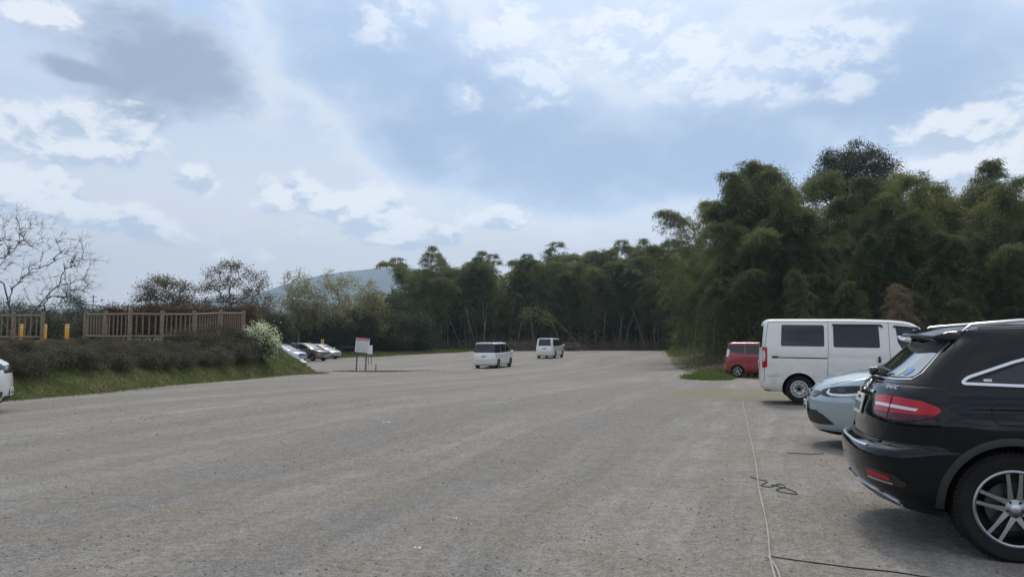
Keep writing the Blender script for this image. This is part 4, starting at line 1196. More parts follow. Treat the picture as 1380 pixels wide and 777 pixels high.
# ---------------------------------------------------------------- foliage
def leaf_mesh(P, D, ln, wd, rng, droop=.0):
    P = np.asarray(P, float); D = np.asarray(D, float); N = len(P)
    D = D / (np.linalg.norm(D, axis=1, keepdims=True) + 1e-9)
    r = rng.normal(size=(N, 3)); S = np.cross(D, r); S /= (np.linalg.norm(S, axis=1, keepdims=True) + 1e-9)
    ln = (np.ones(N) * ln)[:, None]; wd = (np.ones(N) * wd)[:, None]
    mid = P + D * ln * .45; tip = P + D * ln; tip[:, 2] -= (ln * droop)[:, 0]
    V = np.stack([P, mid + S * wd / 2, tip, mid - S * wd / 2], 1).reshape(-1, 3)
    return V
def quads_to_mesh(V, name):
    N = len(V) // 4
    me = bpy.data.meshes.new(name)
    me.vertices.add(N * 4); me.vertices.foreach_set('co', V.astype(np.float32).ravel())
    me.loops.add(N * 4); me.loops.foreach_set('vertex_index', np.arange(N * 4, dtype=np.int32))
    me.polygons.add(N); me.polygons.foreach_set('loop_start', np.arange(0, N * 4, 4, dtype=np.int32))
    me.update(); me.validate()
    return me
def leaf_mat(name, ca, cb, cc=None, scale=.9, rough=.55, trans=.35, rnd=.35):
    m, n, l, b = nt(name); k = NT(m.node_tree)
    geo = n.new('ShaderNodeNewGeometry').outputs['Position']
    oi = n.new('ShaderNodeObjectInfo').outputs['Random']
    a = k.noise(geo, scale, 3, .6); fine = k.noise(geo, 9, 2, .6)
    t = k.m('ADD', k.mr(a, .3, .7), k.m('MULTIPLY', k.m('SUBTRACT', oi, .5), rnd * 2), clamp=True)
    c = k.mix(t, ca, cb)
    if cc: c = k.mix(k.mr(fine, .5, .68, 0, .6), c, cc)
    l.new(c, b.inputs['Base Color']); b.inputs['Roughness'].default_value = rough; b.inputs['Specular IOR Level'].default_value = .35
    tr = n.new('ShaderNodeBsdfTranslucent'); l.new(k.mix(1.0, c, (1.25, 1.3, .7), 'MULTIPLY'), tr.inputs['Color'])
    mx = n.new('ShaderNodeMixShader'); mx.inputs[0].default_value = trans
    l.new(b.outputs[0], mx.inputs[1]); l.new(tr.outputs[0], mx.inputs[2])
    l.new(mx.outputs[0], n['Material Output'].inputs['Surface'])
    return m
def bamboo_proto(seed, h=14, low=.3, tip=1.6, spread=1.5, nodes=46, leaf=(.2, .04), tufts=6, per=11, curtain=0):
    rng = np.random.default_rng(seed); rd = random.Random(seed)
    K = 18; az = rd.uniform(0, 2 * PI); ax = np.array([math.cos(az), math.sin(az)])
    def cp(t):
        o = tip * (t ** 2.6)
        z = h * (t - .10 * (tip / 2) * t ** 5)
        return np.array([ax[0] * o + .12 * math.sin(3 * t + seed), ax[1] * o + .12 * math.cos(2.3 * t + seed), z])
    w = MB(); w.tube([cp(i / K) for i in range(K + 1)], [lerp(.055, .006, (i / K) ** 1.2) for i in range(K + 1)], 5)
    P = []; D = []
    for i in range(nodes):
        t = low + (1 - low) * ((i + rd.random()) / nodes) ** .9
        base = cp(t)
        q = (t - low) / (1 - low)
        env = (.62 + .38 * math.sin(PI * min(1, q * .9 + .1))) * (1 - q ** 7 * .35)
        if curtain: env *= 1 + .25 * (1 - q)
        for j in range(rd.choice((2, 3, 3))):
            a = rd.uniform(0, 2 * PI); L = spread * env * rd.uniform(.6, 1.15)
            el = R_(rd.uniform(25, 62)); dr = rd.uniform(.3, .75) + curtain * .3
            d = np.array([math.cos(a), math.sin(a)])
            pts = []
            for s in np.linspace(0, 1, 5):
                rr = L * s * math.cos(el); zz = L * (s * math.sin(el) - dr * s * s * 1.25)
                pts.append(base + np.array([d[0] * rr, d[1] * rr, zz]))
            w.tube(pts, [.010, .008, .006, .004, .002], 3, cap=False)
            for u in range(tufts):
                s = .22 + .8 * (u + rd.random()) / tufts
                s = min(s, 1.05); rr = L * s * math.cos(el); zz = L * (s * math.sin(el) - dr * s * s * 1.25)
                c = base + np.array([d[0] * rr, d[1] * rr, zz])
                slope = math.sin(el) - 2.5 * dr * s
                n_ = per
                P.append(c + rng.normal(size=(n_, 3)) * np.array([.16, .16, .10]))
                dd = np.array([d[0] * .8, d[1] * .8, slope * .55 - .35]) + rng.normal(size=(n_, 3)) * .55
                D.append(dd)
    P = np.concatenate(P); D = np.concatenate(D)
    V = leaf_mesh(P, D, leaf[0] * rng.uniform(.6, 1.25, len(P)), leaf[1] * rng.uniform(.7, 1.3, len(P)), rng, .15)
    return w.mesh(), quads_to_mesh(V, 'bamboo_leaves')
def grow(lobes, n, trunk, seed, tpar=None, jitter=.12, up=.35, r_tip=.006, gamma=2.3, sub=3, surf=.45, minr=.004):
    """space-filling branches from trunk nodes to n points in ellipsoid lobes"""
    rd = random.Random(seed); rng = np.random.default_rng(seed)
    pts = []
    wts = [l[3] * l[4] * l[5] for l in lobes]; tot = sum(wts)
    for l, w in zip(lobes, wts):
        c = max(3, int(n * w / tot))
        v = rng.normal(size=(c, 3)); v /= np.linalg.norm(v, axis=1, keepdims=True)
        r = rng.uniform(surf, 1, size=(c, 1)) ** .6
        pts += list(np.array(l[:3]) + v * r * np.array(l[3:6]))
    nodes = [np.array(p, float) for p in trunk]; par = list(tpar) if tpar else [-1] + list(range(len(trunk) - 1))
    b0 = nodes[0]
    pts.sort(key=lambda p: np.linalg.norm((p - nodes[-1]) * [1, 1, .8]))
    ends = []
    for p in pts:
        A = np.array(nodes); dv = p - A; dist = np.linalg.norm(dv, axis=1)
        # prefer parents below and towards the stem
        cost = dist + np.maximum(0, A[:, 2] - p[2]) * 1.2 + .12 * np.linalg.norm(A - nodes[len(trunk) - 1], axis=1)
        k = int(np.argmin(cost)); q = nodes[k]; d = dist[k]
        last = k
        for i in range(1, sub + 1):
            s = i / sub
            w = q + (p - q) * s
            if i < sub: w = w + rng.normal(size=3) * jitter * d * .35 + np.array([0, 0, up * d * .25 * math.sin(PI * s) - 0])
            nodes.append(w); par.append(last); last = len(nodes) - 1
        ends.append(last)
    cnt = np.zeros(len(nodes))
    for e in ends: cnt[e] += 1
    for i in range(len(nodes) - 1, 0, -1):
        cnt[par[i]] += cnt[i]
    rad = np.maximum(minr, r_tip * np.maximum(cnt, 1) ** (1 / gamma))
    return nodes, par, rad, ends
def wood_mesh(nodes, par, rad, name='wood', sides=5):
    mb = MB()
    kids = {}
    for i, p in enumerate(par): kids.setdefault(p, []).append(i)
    done = set()
    for i in range(len(nodes)):
        if i == 0 or i in done: continue
        # chain from parent through thickest children
        ch = [par[i], i]; done.add(i); cur = i
        while cur in kids:
            nx = max(kids[cur], key=lambda q: rad[q])
            if nx in done: break
            ch.append(nx); done.add(nx); cur = nx
        rr = [min(rad[ch[0]], rad[ch[1]] * 1.25)] + [rad[q] for q in ch[1:]]
        mb.tube([nodes[q] for q in ch], [float(x) for x in rr], sides if rr[0] > .03 else 3, cap=False)
    return mb.mesh()
def tuft_leaves(centers, per, r, leaf, rng, down=-.1, out=None):
    C = np.repeat(np.array(centers), per, axis=0)
    n = len(C); off = rng.normal(size=(n, 3)) * r
    D = off / (r + 1e-6) * .5 + rng.normal(size=(n, 3)) * .6 + np.array([0, 0, down])
    return leaf_mesh(C + off, D, leaf[0] * rng.uniform(.6, 1.3, n), leaf[1] * rng.uniform(.7, 1.3, n), rng, .05)
def make_tree(name, label, cat, loc, lobes, n, trunk, seed, bark, leafm=None, per=12, r=.3, leaf=(.12, .08), group=None, fill=0, rz=0, trunk_name='trunk', crown='crown', scale=1, twigs=0, **kw):
    t = thing(name, label, cat, loc, rz, group, scale=scale)
    nodes, par, rad, ends = grow(lobes, n, trunk, seed, **kw)
    rng = np.random.default_rng(seed + 5)
    me = wood_mesh(nodes, par, rad)
    if twigs:
        mb = MB()
        rd = random.Random(seed)
        for e in ends:
            p = nodes[e]; base = p - nodes[par[e]]; bl = np.linalg.norm(base) + 1e-6
            for _ in range(twigs):
                d = base / bl * .8 + rng.normal(size=3) * .55 + np.array([0, 0, .15]); L = rng.uniform(.5, 1.1) * kw.get('twigl', r)
                k_ = p - base * rng.uniform(0, .8)
                mb.tube([k_, k_ + d * L * .5 + rng.normal(size=3) * .05 * L, k_ + d * L], [rad[e] * .8, rad[e] * .6, rad[e] * .3], 3, cap=False)
        bm = bmesh.new(); bm.from_mesh(me); m2 = mb.mesh(); bm.from_mesh(m2); bm.to_mesh(me); bm.free(); bpy.data.meshes.remove(m2)
    mk(trunk_name, me, bark, t, smooth_=True)
    if leafm:
        C = [nodes[e] for e in ends]
        if fill:
            C = C + [nodes[i] for i in range(len(trunk), len(nodes)) if rng.random() < fill]
        V = tuft_leaves(C, per, r, leaf, rng)
        mk(crown, quads_to_mesh(V, 'crown'), leafm, t, smooth_=False)
    return t
def plants(LMX):
    LM = dict(LMX)
    LM['bam'] = leaf_mat('bamboo_foliage', (.040, .060, .022), (.180, .188, .084), (.22, .20, .10), scale=.22, rnd=.5, trans=.42)
    LM['bamfar'] = leaf_mat('far_bamboo_foliage', (.042, .066, .028), (.175, .190, .072), (.20, .19, .08), scale=.22, rnd=.34, trans=.42)
    LM['culm'] = mat('bamboo_culm', (.15, .155, .09), .5, var=.35, vscale=2)
    LM['ever'] = leaf_mat('evergreen_foliage', (.022, .034, .016), (.055, .068, .030), None, rnd=.2, trans=.2)
    LM['ever2'] = leaf_mat('hedge_foliage', (.026, .036, .018), (.075, .080, .034), (.10, .085, .04), rnd=.2, trans=.2)
    LM['brown'] = leaf_mat('brown_leaves', (.085, .070, .040), (.15, .122, .068), (.08, .085, .04), rnd=.1, trans=.5)
    LM['pale'] = leaf_mat('pale_young_leaves', (.19, .18, .10), (.34, .31, .20), (.13, .14, .06), rnd=.15, trans=.5)
    LM['hedge_brown'] = leaf_mat('reddish_hedge_leaves', (.07, .040, .026), (.14, .085, .05), None, rnd=.1, trans=.2)
    LM['twiggy'] = leaf_mat('sparse_shrub_leaves', (.045, .042, .027), (.135, .115, .075), (.075, .085, .035), rnd=.25, trans=.2, scale=1.5)
    LM['blossom'] = leaf_mat('white_blossom', (.60, .62, .55), (.78, .78, .74), (.35, .45, .18), rnd=.1, trans=.35, scale=2)
    LM['fresh'] = leaf_mat('fresh_green_leaves', (.06, .095, .025), (.13, .17, .05), None, rnd=.1, trans=.4)
    LM['pink'] = leaf_mat('withered_bamboo_leaves', (.11, .078, .052), (.19, .13, .09), None, rnd=.1, trans=.3)
    LM['grass'] = leaf_mat('grass_blades', (.060, .095, .022), (.135, .135, .055), (.19, .165, .085), rnd=0, trans=.3, scale=1.1)
    bark = mat('bark', (.085, .07, .058), .9, var=.3, bump=.4, bscale=12)
    bark_grey = mat('grey_bark', (.115, .105, .098), .9, var=.25, bump=.3, bscale=12)
    twig = mat('brown_twigs', (.12, .092, .075), .9, var=.3)
    rd = random.Random(7); rng = np.random.default_rng(3)

    # ---------------- bamboo: near wood on the right (foliage down to the ground) and far grove (bare culms below)
    near = [bamboo_proto(10 + i, h=13.2, low=l, tip=tp, spread=sp, nodes=58, leaf=(.21, .040), tufts=7, per=13, curtain=cu)
            for i, (l, tp, sp, cu) in enumerate([(.10, 3.6, 2.5, .5), (.18, 4.6, 2.3, .3), (.08, 2.8, 2.2, .6), (.25, 5.2, 2.4, .4), (.3, 2.0, 1.9, .1)])]
    far = [bamboo_proto(30 + i, h=13.6, low=l, tip=tp, spread=sp, nodes=40, leaf=(.26, .06), tufts=5, per=10, curtain=cu)
           for i, (l, tp, sp, cu) in enumerate([(.24, 3.4, 2.5, .3), (.32, 4.6, 2.3, .2), (.16, 2.4, 2.4, .4), (.28, 5.6, 2.5, .3)])]
    def bamboo(x, y, var, s, rz, label, group, lm, name='bamboo', dz=0, tilt=(0, 0)):
        t = thing(name, label, 'bamboo', (x, y, g0(x, y) - .05 + dz), rz, group, tilt=tilt, scale=s)
        for nm, me, m in (('culm', var[0], LM['culm']), ('foliage', var[1], lm)):
            o = bpy.data.objects.new(nm, me); COL.objects.link(o); o.parent = t
            if not me.materials: me.materials.append(None)
            o.material_slots[0].link = 'OBJECT'; o.material_slots[0].material = m
        return t
    gN = 'bamboo of the near wood behind the parked cars'
    lN = 'tall leafy bamboo in the near wood behind the parked red, white and black cars'
    # skyline of the near wood: px -> top y
    SKY = [(893, 268), (915, 240), (940, 236), (985, 238), (1005, 215), (1040, 200), (1070, 204), (1095, 230), (1130, 226), (1180, 226), (1215, 236), (1250, 230), (1290, 212), (1312, 208), (1345, 222), (1380, 240), (1450, 240), (1600, 250)]
    H0 = 11.4
    for row, (dy, n, sc_) in enumerate(((0, 26, .50), (1.6, 26, .72), (3.4, 26, .88), (5.6, 24, 1.0), (9, 20, 1.0), (13, 14, 1.0))):
        for i in range(n):
            u = (i + rd.uniform(-.35, .35)) / (n - 1)
            px = lerp(962 if row < 1 else (935 if row < 3 else 965), 1560, u)
            Y = lerp(51, 43, u) + dy + rd.uniform(-.8, .8)
            x = (px - 690) / 1000 * Y
            top = EYE + (460 - tab(SKY, px)) / 1000 * Y - g0(x, Y)
            s = top / H0 * sc_ * rd.uniform(.84, 1.0)
            if row < 3: s *= rd.uniform(.75, 1.12)
            if row >= 4: s = min(s, top / H0 * rd.uniform(.82, .95))
            v = near[(i * 3 + row * 2 + rd.randrange(2)) % 5]
            bamboo(x, Y, v, s, rd.uniform(0, 2 * PI), lN, gN, LM['bam'], tilt=(rd.uniform(-.05, .05), rd.uniform(-.05, .05)))
    # individual plants that stand out
    p = at_y(1062, 200, 52); bamboo(p.x, 52, near[2], 1.03, 1.2, 'tallest feathery bamboo just left of the big dark broadleaved tree', None, LM['bam'])
    p = at_y(905, 260, 53); bamboo(17.0, 53, near[3], .86, 3.05, 'bamboo leaning out leftwards at the edge of the near wood', None, LM['bam'])
    p = at_y(1205, 380, 43); bamboo(p.x, 42.5, near[0], .46, 3.9, 'withered pinkish brown bamboo among the green ones above the black SUV', None, LM['pink'])
    # far left flank joining both groves
    gM = 'bamboo along the back corner of the lot'
    for i in range(26):
        u = i / 25; Y = lerp(60, 104, u) + rd.uniform(-2, 2); x = lerp(19.5, 27.5, u) + rd.uniform(-1, 2.5)
        bamboo(x, Y, (near + far)[rd.randrange(9)], rd.uniform(.75, .95), rd.uniform(0, 6.28), 'bamboo in the shaded back corner between the near wood and the far grove', gM, LM['bamfar'])
    gF = 'bamboo of the far grove'
    lF = 'bamboo with bare pale culms and leafy top in the far grove beyond the open gravel'
    SKF = [(525, 385), (545, 356), (590, 346), (640, 352), (690, 356), (720, 342), (780, 340), (850, 338), (900, 335), (960, 335), (1000, 330)]
    HF = 10.9
    for row, (dy, n) in enumerate(((0, 38), (-1.6, 22), (2.5, 34), (5.5, 30), (10, 26))):
        for i in range(n):
            u = (i + rd.uniform(-.3, .3)) / (n - 1)
            px = lerp(562, 985, u); Y = lerp(104, 112, math.sin(PI * min(1, max(0, u)))) + dy + rd.uniform(-1, 1)
            x = (px - 690) / 1000 * Y
            top = EYE + (460 - tab(SKF, px)) / 1000 * Y - g0(x, Y)
            s = top / HF * rd.uniform(.82, 1.03) * (.86 if row == 0 else .62 if row == 1 else 1)
            bamboo(x, Y, far[rd.randrange(4)], s, rd.uniform(0, 6.28), lF, gF, LM['bamfar'], tilt=(rd.uniform(-.04, .04), rd.uniform(-.04, .04)))
    # arching single bamboo over the brush
    w = MB(); K = 16; a0 = at_y(784, 463, 101); a1 = at_y(707, 436, 99)
    pts = []
    for i in range(K + 1):
        t = i / K; x = lerp(a0.x, a1.x, t); z = lerp(a0.z - .6, a1.z - 1.2, t) + 3.6 * math.sin(PI * min(1, t * .62 + .0) ) * 1.0
        pts.append((x, lerp(101, 99, t), z))
    t = thing('arching_bamboo', 'single bamboo bowed over leftwards with a drooping leafy tip behind the farther minivan', 'bamboo', (0, 0, 0))
    w.tube(pts, [lerp(.05, .015, i / K) for i in range(K + 1)], 5); w.build('culm', LM['culm'], t)
    C = [np.array(pts[i]) + np.array([0, 0, -.3 - .9 * rd.random() * (i / K)]) for i in range(9, K + 1) for _ in range(9)]
    mk('foliage', quads_to_mesh(tuft_leaves(C, 10, .42, (.3, .07), rng, -.6), 'f'), LM['bamfar'], t, smooth_=False)
    # dead slanting culms at the foot of the grove
    for i in range(20):
        px = rd.uniform(560, 960); Y = rd.uniform(101, 104.5); x = (px - 690) / 1000 * Y
        w = MB(); L = rd.uniform(3.5, 7); a = rd.gauss(0, .22) + (.7 if rd.random() < .06 else 0)
        w.tube([(0, 0, 0), (math.sin(a) * L * .5, 0, math.cos(a) * L * .5), (math.sin(a) * L + rd.uniform(-.2, .2), .1, math.cos(a) * L)], [.045, .035, .015], 4)
        o = w.build('dead_bamboo_culm', M['culm_pale']); o.location = (x, Y, g0(x, Y)); tag(o, 'bare pale bamboo culm at the foot of the far grove', 'bamboo culm', 'bare culms at the foot of the far grove')
    # undergrowth under both groves
    def stuff(name, label, pts, per, r, leaf, m, down=-.1):
        o = mk(name, quads_to_mesh(tuft_leaves(pts, per, np.array(r), leaf, rng, down), name), m, smooth_=False)
        return tag(o, label, kind='stuff')
    C = []
    for i in range(2600):
        px = rd.uniform(520, 985); Y = 101.5 + abs(rd.gauss(0, 2.5)) ; x = (px - 690) / 1000 * Y
        C.append((x, Y, g0(x, Y) + abs(rd.gauss(0, .75 + .5 * noise.noise(Vector((x * .2, 0, 5)))))))
    stuff('undergrowth', 'brown scrub and brush along the foot of the far grove', C, 12, (.35, .35, .25), (.25, .06), LM['scrub'])
    C = []
    for i in range(2600):
        u = rd.random(); px = lerp(930, 1560, u); Y = lerp(50, 42, u) + rd.uniform(-1, 7); x = (px - 690) / 1000 * Y
        C.append((x, Y, g0(x, Y) + rd.uniform(.1, 2.6) * rd.random()))
    stuff('undergrowth', 'dark undergrowth beneath the near bamboo', C, 10, (.4, .4, .35), (.2, .05), LM['bam'])
    C = []
    for i in range(9000):
        u = rd.random(); Y = rd.uniform(55, 122); x = lerp(24, 30, (Y - 55) / 60) + abs(rd.gauss(0, 6))
        C.append((x, Y, g0(x, Y) + rd.uniform(0, 9)))
    for i in range(7000):
        px = rd.uniform(520, 1000); Y = rd.uniform(116, 124); x = (px - 690) / 1000 * Y
        C.append((x, Y, g0(x, Y) + rd.uniform(0, 8.5)))
    for i in range(7000):
        u = rd.random(); px = lerp(960, 1600, u); Y = lerp(51, 43, u) + rd.uniform(9, 16); x = (px - 690) / 1000 * Y
        C.append((x, Y, g0(x, Y) + rd.uniform(0, 7)))
    stuff('wood_interior', 'dense inner foliage of the bamboo wood', C, 9, (.5, .5, .5), (.75, .34), LM['bamfar'])
    # green clump at the corner of the litter mound and weeds along the lot edges
    C = []
    for i in range(330):
        a = rd.uniform(0, 2 * PI); q = math.sqrt(rd.random()); x = 9.1 + 1.0 * q * math.cos(a); y = 35.0 + 2.2 * q * math.sin(a)
        C.append((x, y, g0(x, y) + .22 * (1 - q) * rd.random()))
    stuff('weeds', 'low clump of bright green weeds beside the brown leaf litter', C, 14, (.10, .10, .05), (.16, .03), LM['fresh'], .9)
    C = []
    for i in range(6500):
        px = rd.uniform(440, 985) if i % 2 else rd.uniform(440, 720)
        Y = rd.uniform(70, 108); x = (px - 690) / 1000 * Y
        if turf_amount(x, Y) < .5: continue
        C.append((x, Y, g0(x, Y) + .05))
    for i in range(900):
        x = rd.uniform(10.5, 20); Y = rd.uniform(37, 43); C.append((x, Y, g0(x, Y) + .02))
    stuff('grass', 'ragged grass along the far edge of the gravel', C, 12, (.25, .25, .06), (.28, .05), LM['grass'], .9)
    # leaf litter twigs
    C = []
    for i in range(1200):
        x = rd.uniform(9, 24); Y = rd.uniform(40, 85)
        if litter_amount(x, Y) > .5: C.append((x, Y, g0(x, Y) + .04))
    stuff('leaf_litter', 'brown fallen bamboo leaves on the low mound', C, 10, (.3, .3, .04), (.22, .05), LM['scrub'])

    # ---------------- broadleaved trees
    Y = 66; p = at_y(1150, 300, Y)
    lob = []
    for i in range(17):
        a = i * 2.4; q = ((i + .5) / 17); rr = 3.7 * math.sqrt(q)
        lob.append((rr * math.cos(a) * 1.0, rr * math.sin(a) * .9, 18.3 - 3.6 * q ** 1.1 + rd.uniform(-.3, .3), rd.uniform(.95, 1.35), rd.uniform(1.0, 1.3), rd.uniform(.7, .95)))
    lob += [(-.5, 0, 15.4, 2.6, 1.8, 1.2), (1.6, 0, 14.9, 2.2, 1.8, 1.2), (-2.2, -.2, 15.9, 1.2, 1.2, .9), (3.2, -.3, 17.4, .85, .9, .7), (3.9, -.2, 15.8, .8, .9, .7), (-3.3, 0, 15.0, 1.2, 1.2, 1.0), (-1.5, 0, 18.6, .8, .8, .5), (0, 0, 13, 2.6, 2.2, 1.3), (2.2, -.5, 13.2, 1.4, 1.2, 1.1)]
    make_tree('broadleaf_tree', 'big dark broadleaved tree rising above the bamboo on the right', 'tree', (p.x, Y, 0), lob, 420,
              [(0, 0, 0), (.1, 0, 3), (0, .1, 6), (.1, 0, 9), (0, 0, 11)], 3, bark, LM['ever'], per=190, r=np.array([.32, .32, .20]), leaf=(.13, .085), r_tip=.018)
    # brown tree pair behind the fence
    Y = 62
    for k, (px, lob, tr, lab) in enumerate((
            (222, [(-1.5, 0, 5.9, .9, 1, .5), (-.5, .3, 6.5, 1.0, 1, .5), (.5, -.2, 6.2, .9, 1, .5), (1.4, 0, 5.9, .9, 1, .5), (-1.9, 0, 4.9, .8, 1, .5), (-.8, 0, 5.2, 1.0, 1, .6), (.5, 0, 5.0, 1.2, 1, .7), (1.8, 0, 4.8, .9, 1, .6), (0, 0, 4.0, 1.8, 1, .5)], [(.9, 0, 0), (.85, 0, 1.6), (.6, .1, 2.6)], 'lower brown leaved tree on the left behind the log fence'),
            (312, [(-1.6, 0, 7.2, .9, 1, .5), (-.5, .2, 7.8, 1.0, 1, .5), (.7, -.2, 7.7, .9, 1, .5), (1.7, 0, 7.1, .9, 1, .55), (2.5, 0, 6.2, .8, 1, .55), (3.3, 0, 5.0, .7, 1, .6), (-2.6, 0, 5.9, .9, 1, .5), (-1.4, 0, 6.1, 1.1, 1, .6), (.1, 0, 6.4, 1.2, 1, .6), (1.5, 0, 5.6, 1.2, 1, .7), (-2.4, 0, 4.7, 1.1, 1, .6), (0, 0, 4.9, 1.6, 1, .6), (2.6, 0, 4.4, 1.2, 1, .6)], [(0, 0, 0), (.05, 0, 1.5), (.1, .1, 2.4)], 'broad brown leaved tree above the right half of the log fence'))):
        p = at_y(px, 400, Y + k)
        make_tree('brown_tree', lab, 'tree', (p.x, Y + k, .1), lob, 330, tr, 21 + k, bark, LM['brown'], per=26, r=.2, leaf=(.13, .075), r_tip=.0085, up=.35, surf=.1, sub=4, jitter=.1)
    # pale young leaved trees
    Y = 86
    for k, (px, top, w_, lab) in enumerate(((404, 361, 2.2, 'slim pale leaved tree, left of the pair in front of the blue hills'), (452, 361, 2.7, 'tallest pale leaved tree standing in front of the blue hills'), (497, 376, 1.9, 'pale leaved tree on the right beside the dark rounded evergreens'))):
        p = at_y(px, top, Y); h = p.z
        make_tree('pale_tree', lab, 'tree', (p.x, Y + k, 0), [(0, 0, h - 1.7, w_, w_, 1.7), (.3, 0, h - 3.8, w_ * 1.25, w_, 2.2), (-.8, 0, h - 5.2, w_ * 1.2, w_, 2.0), (.9, 0, h - 5.4, w_ * 1.1, w_, 1.8)], 300,
                  [(0, 0, 0), (.05, 0, 1.4), (0, 0, 2.6)], 41 + k, bark_grey, LM['pale'], per=20, r=.22, leaf=(.22, .12), r_tip=.011, up=.6, surf=.15, sub=4)
    # dark rounded evergreens
    for k, (px, pyt, wpx, Y, lab) in enumerate(((425, 414, 34, 90, 'dark rounded evergreen behind the bronze car'), (472, 418, 34, 88, 'dark rounded evergreen directly behind the white notice board'), (516, 412, 36, 90, 'broad dark evergreen to the right of the white notice board'),
                                                (556, 420, 26, 93, 'evergreen bush at the right end of the dark row, next to the bamboo'), (382, 424, 26, 90, 'dark evergreen at the left end of the row, above the parked cars'), (500, 396, 30, 97, 'olive evergreen rising behind the dark rounded row'), (540, 392, 26, 99, 'evergreen rising beside the left end of the far bamboo grove'))):
        p = at_y(px, pyt, Y); h = p.z - g0(p.x, Y); w_ = wpx / 1000 * Y
        make_tree('evergreen_tree', lab, 'tree', (p.x, Y, g0(p.x, Y)), [(0, 0, h * .62, w_, w_, h * .38), (-.3 * w_, 0, h * .34, w_ * .9, w_, h * .33), (.4 * w_, 0, h * .30, w_ * .85, w_, h * .30)], 170,
                  [(0, 0, 0), (0, 0, .8), (.1, 0, 1.6)], 61 + k, bark, LM['ever2' if k in (2, 5) else 'ever'], per=170, r=np.array([.40, .40, .28]), leaf=(.14, .085), r_tip=.014)
    # dark round tree and evergreens at the far left
    for k, (px, pyt, wpx, Y, lm, lab) in enumerate(((92, 394, 26, 84, 'ever', 'round dark evergreen left of the white roofed building'), (30, 404, 34, 70, 'ever2', 'dark evergreen mass behind the bare tree'), (-20, 398, 34, 72, 'ever', 'dark evergreen cut off by the left edge of the photo'),
                                                    (60, 412, 26, 62, 'ever2', 'mixed green bush behind the yellow bollards'), (130, 416, 24, 58, 'ever2', 'green bush in the gap between the two fences'), (345, 410, 26, 70, 'ever2', 'dull green tree at the right end of the log fence'), (368, 420, 20, 66, 'ever', 'dark bush right of the white blossoming shrub'))):
        p = at_y(px, pyt, Y); h = p.z - .3; w_ = wpx / 1000 * Y
        make_tree('evergreen_bush', lab, 'tree', (p.x, Y, .3), [(0, 0, h * .6, w_, w_, h * .4), (.4 * w_, 0, h * .35, w_ * .9, w_, h * .35), (-.5 * w_, 0, h * .3, w_ * .9, w_, h * .3)], 150,
                  [(0, 0, 0), (0, 0, .6), (.1, 0, 1.2)], 81 + k, bark, LM[lm], per=150, r=np.array([.36, .36, .28]), leaf=(.12, .08), r_tip=.012)
    # reddish brown clipped hedge behind the fence
    for k in range(14):
        px = 150 + k * 14.3; Y = 41.5; p = at_y(px, 411 + rd.uniform(-1, 1), Y); z0 = gz(p.x, Y); h = p.z - z0
        t = make_tree('hedge_shrub', 'reddish brown hedge shrub in the row behind the log fence', 'shrub', (p.x, Y, z0), [(0, 0, h * .55, .5, .5, h * .45)], 110, [(0, 0, 0), (0, 0, .3)], 101 + k, twig, LM['hedge_brown'], per=50, r=.15, leaf=(.07, .045), group='reddish hedge behind the fence', crown='foliage', trunk_name='stem')
    # bare tree on the bank at the left: several stems from one foot
    Y = 40; p = at_y(24, 420, Y); z0 = gz(-26, 40)
    tr = [(0, 0, -.1), (0, 0, .15), (-.22, 0, .9), (-.48, 0, 1.9), (-.9, .1, 3.1), (.10, 0, .8), (.12, .1, 1.8), (.30, .1, 2.9), (.28, 0, .7), (.85, 0, 1.5), (1.55, 0, 2.4), (-.4, -.1, .6), (-1.2, -.1, 1.6), (-2.1, -.1, 2.6)]
    tp = [-1, 0, 1, 2, 3, 1, 5, 6, 1, 8, 9, 1, 11, 12]
    make_tree('bare_tree', 'leafless tree with fine branching twigs at the left edge above the fence', 'tree', (p.x, Y, z0),
              [(-1.0, 0, 6.0, 1.4, 1.3, 1.5), (.5, 0, 5.9, 1.2, 1.3, 1.4), (2.6, 0, 5.0, 1.3, 1.3, 1.2), (3.7, 0, 4.0, 1.2, 1.2, .8), (-.2, .0, 3.9, 1.6, 1.3, 1.2), (-2.8, 0, 5.0, 1.5, 1.3, 1.7), (3.0, 0, 3.0, 1.4, 1.0, .7)], 340,
              tr, 9, bark, None, tpar=tp, r=.36, r_tip=.0052, up=.25, surf=.2, sub=4, twigs=5, jitter=.06, gamma=2.25, minr=.004)
    make_tree('bare_tree', 'smaller leafless tree with a pale stem leaning right beside the first bare tree', 'tree', (p.x + 1.1, Y - 1, z0),
              [(1.6, 0, 3.0, 1.2, 1.0, .9), (2.8, 0, 2.6, 1.1, .9, .7), (.5, 0, 2.3, .9, .9, .7)], 90, [(0, 0, -.1), (.25, 0, .6), (.6, 0, 1.2), (1.0, 0, 1.8)], 15, bark_grey, None, r=.3, r_tip=.005, up=.3, surf=.2, sub=4, twigs=5, jitter=.06, gamma=2.25, minr=.004)

    # ---------------- scrubby hedge on the bank: twiggy shrubs
    protos = []
    for k in range(4):
        nodes, par, rad, ends = grow([(0, 0, .50, .75, .55, .42), (.45, 0, .35, .5, .5, .3), (-.45, 0, .35, .5, .5, .3)], 130, [(0, 0, -.1), (0, 0, .08)], 200 + k, r_tip=.004, sub=3, surf=.1, minr=.003, up=.6)
        mb = MB(); g = np.random.default_rng(300 + k)
        for e in ends:
            for _ in range(5):
                q = nodes[e]; d = g.normal(size=3) * .35 + np.array([0, 0, .55]); L = g.uniform(.1, .28)
                mb.tube([q, q + d * L], [.0045, .0025], 3, cap=False)
        me = wood_mesh(nodes, par, rad); bm = bmesh.new(); bm.from_mesh(me); m2 = mb.mesh(); bm.from_mesh(m2); bm.to_mesh(me); bm.free()
        me.materials.append(twig)
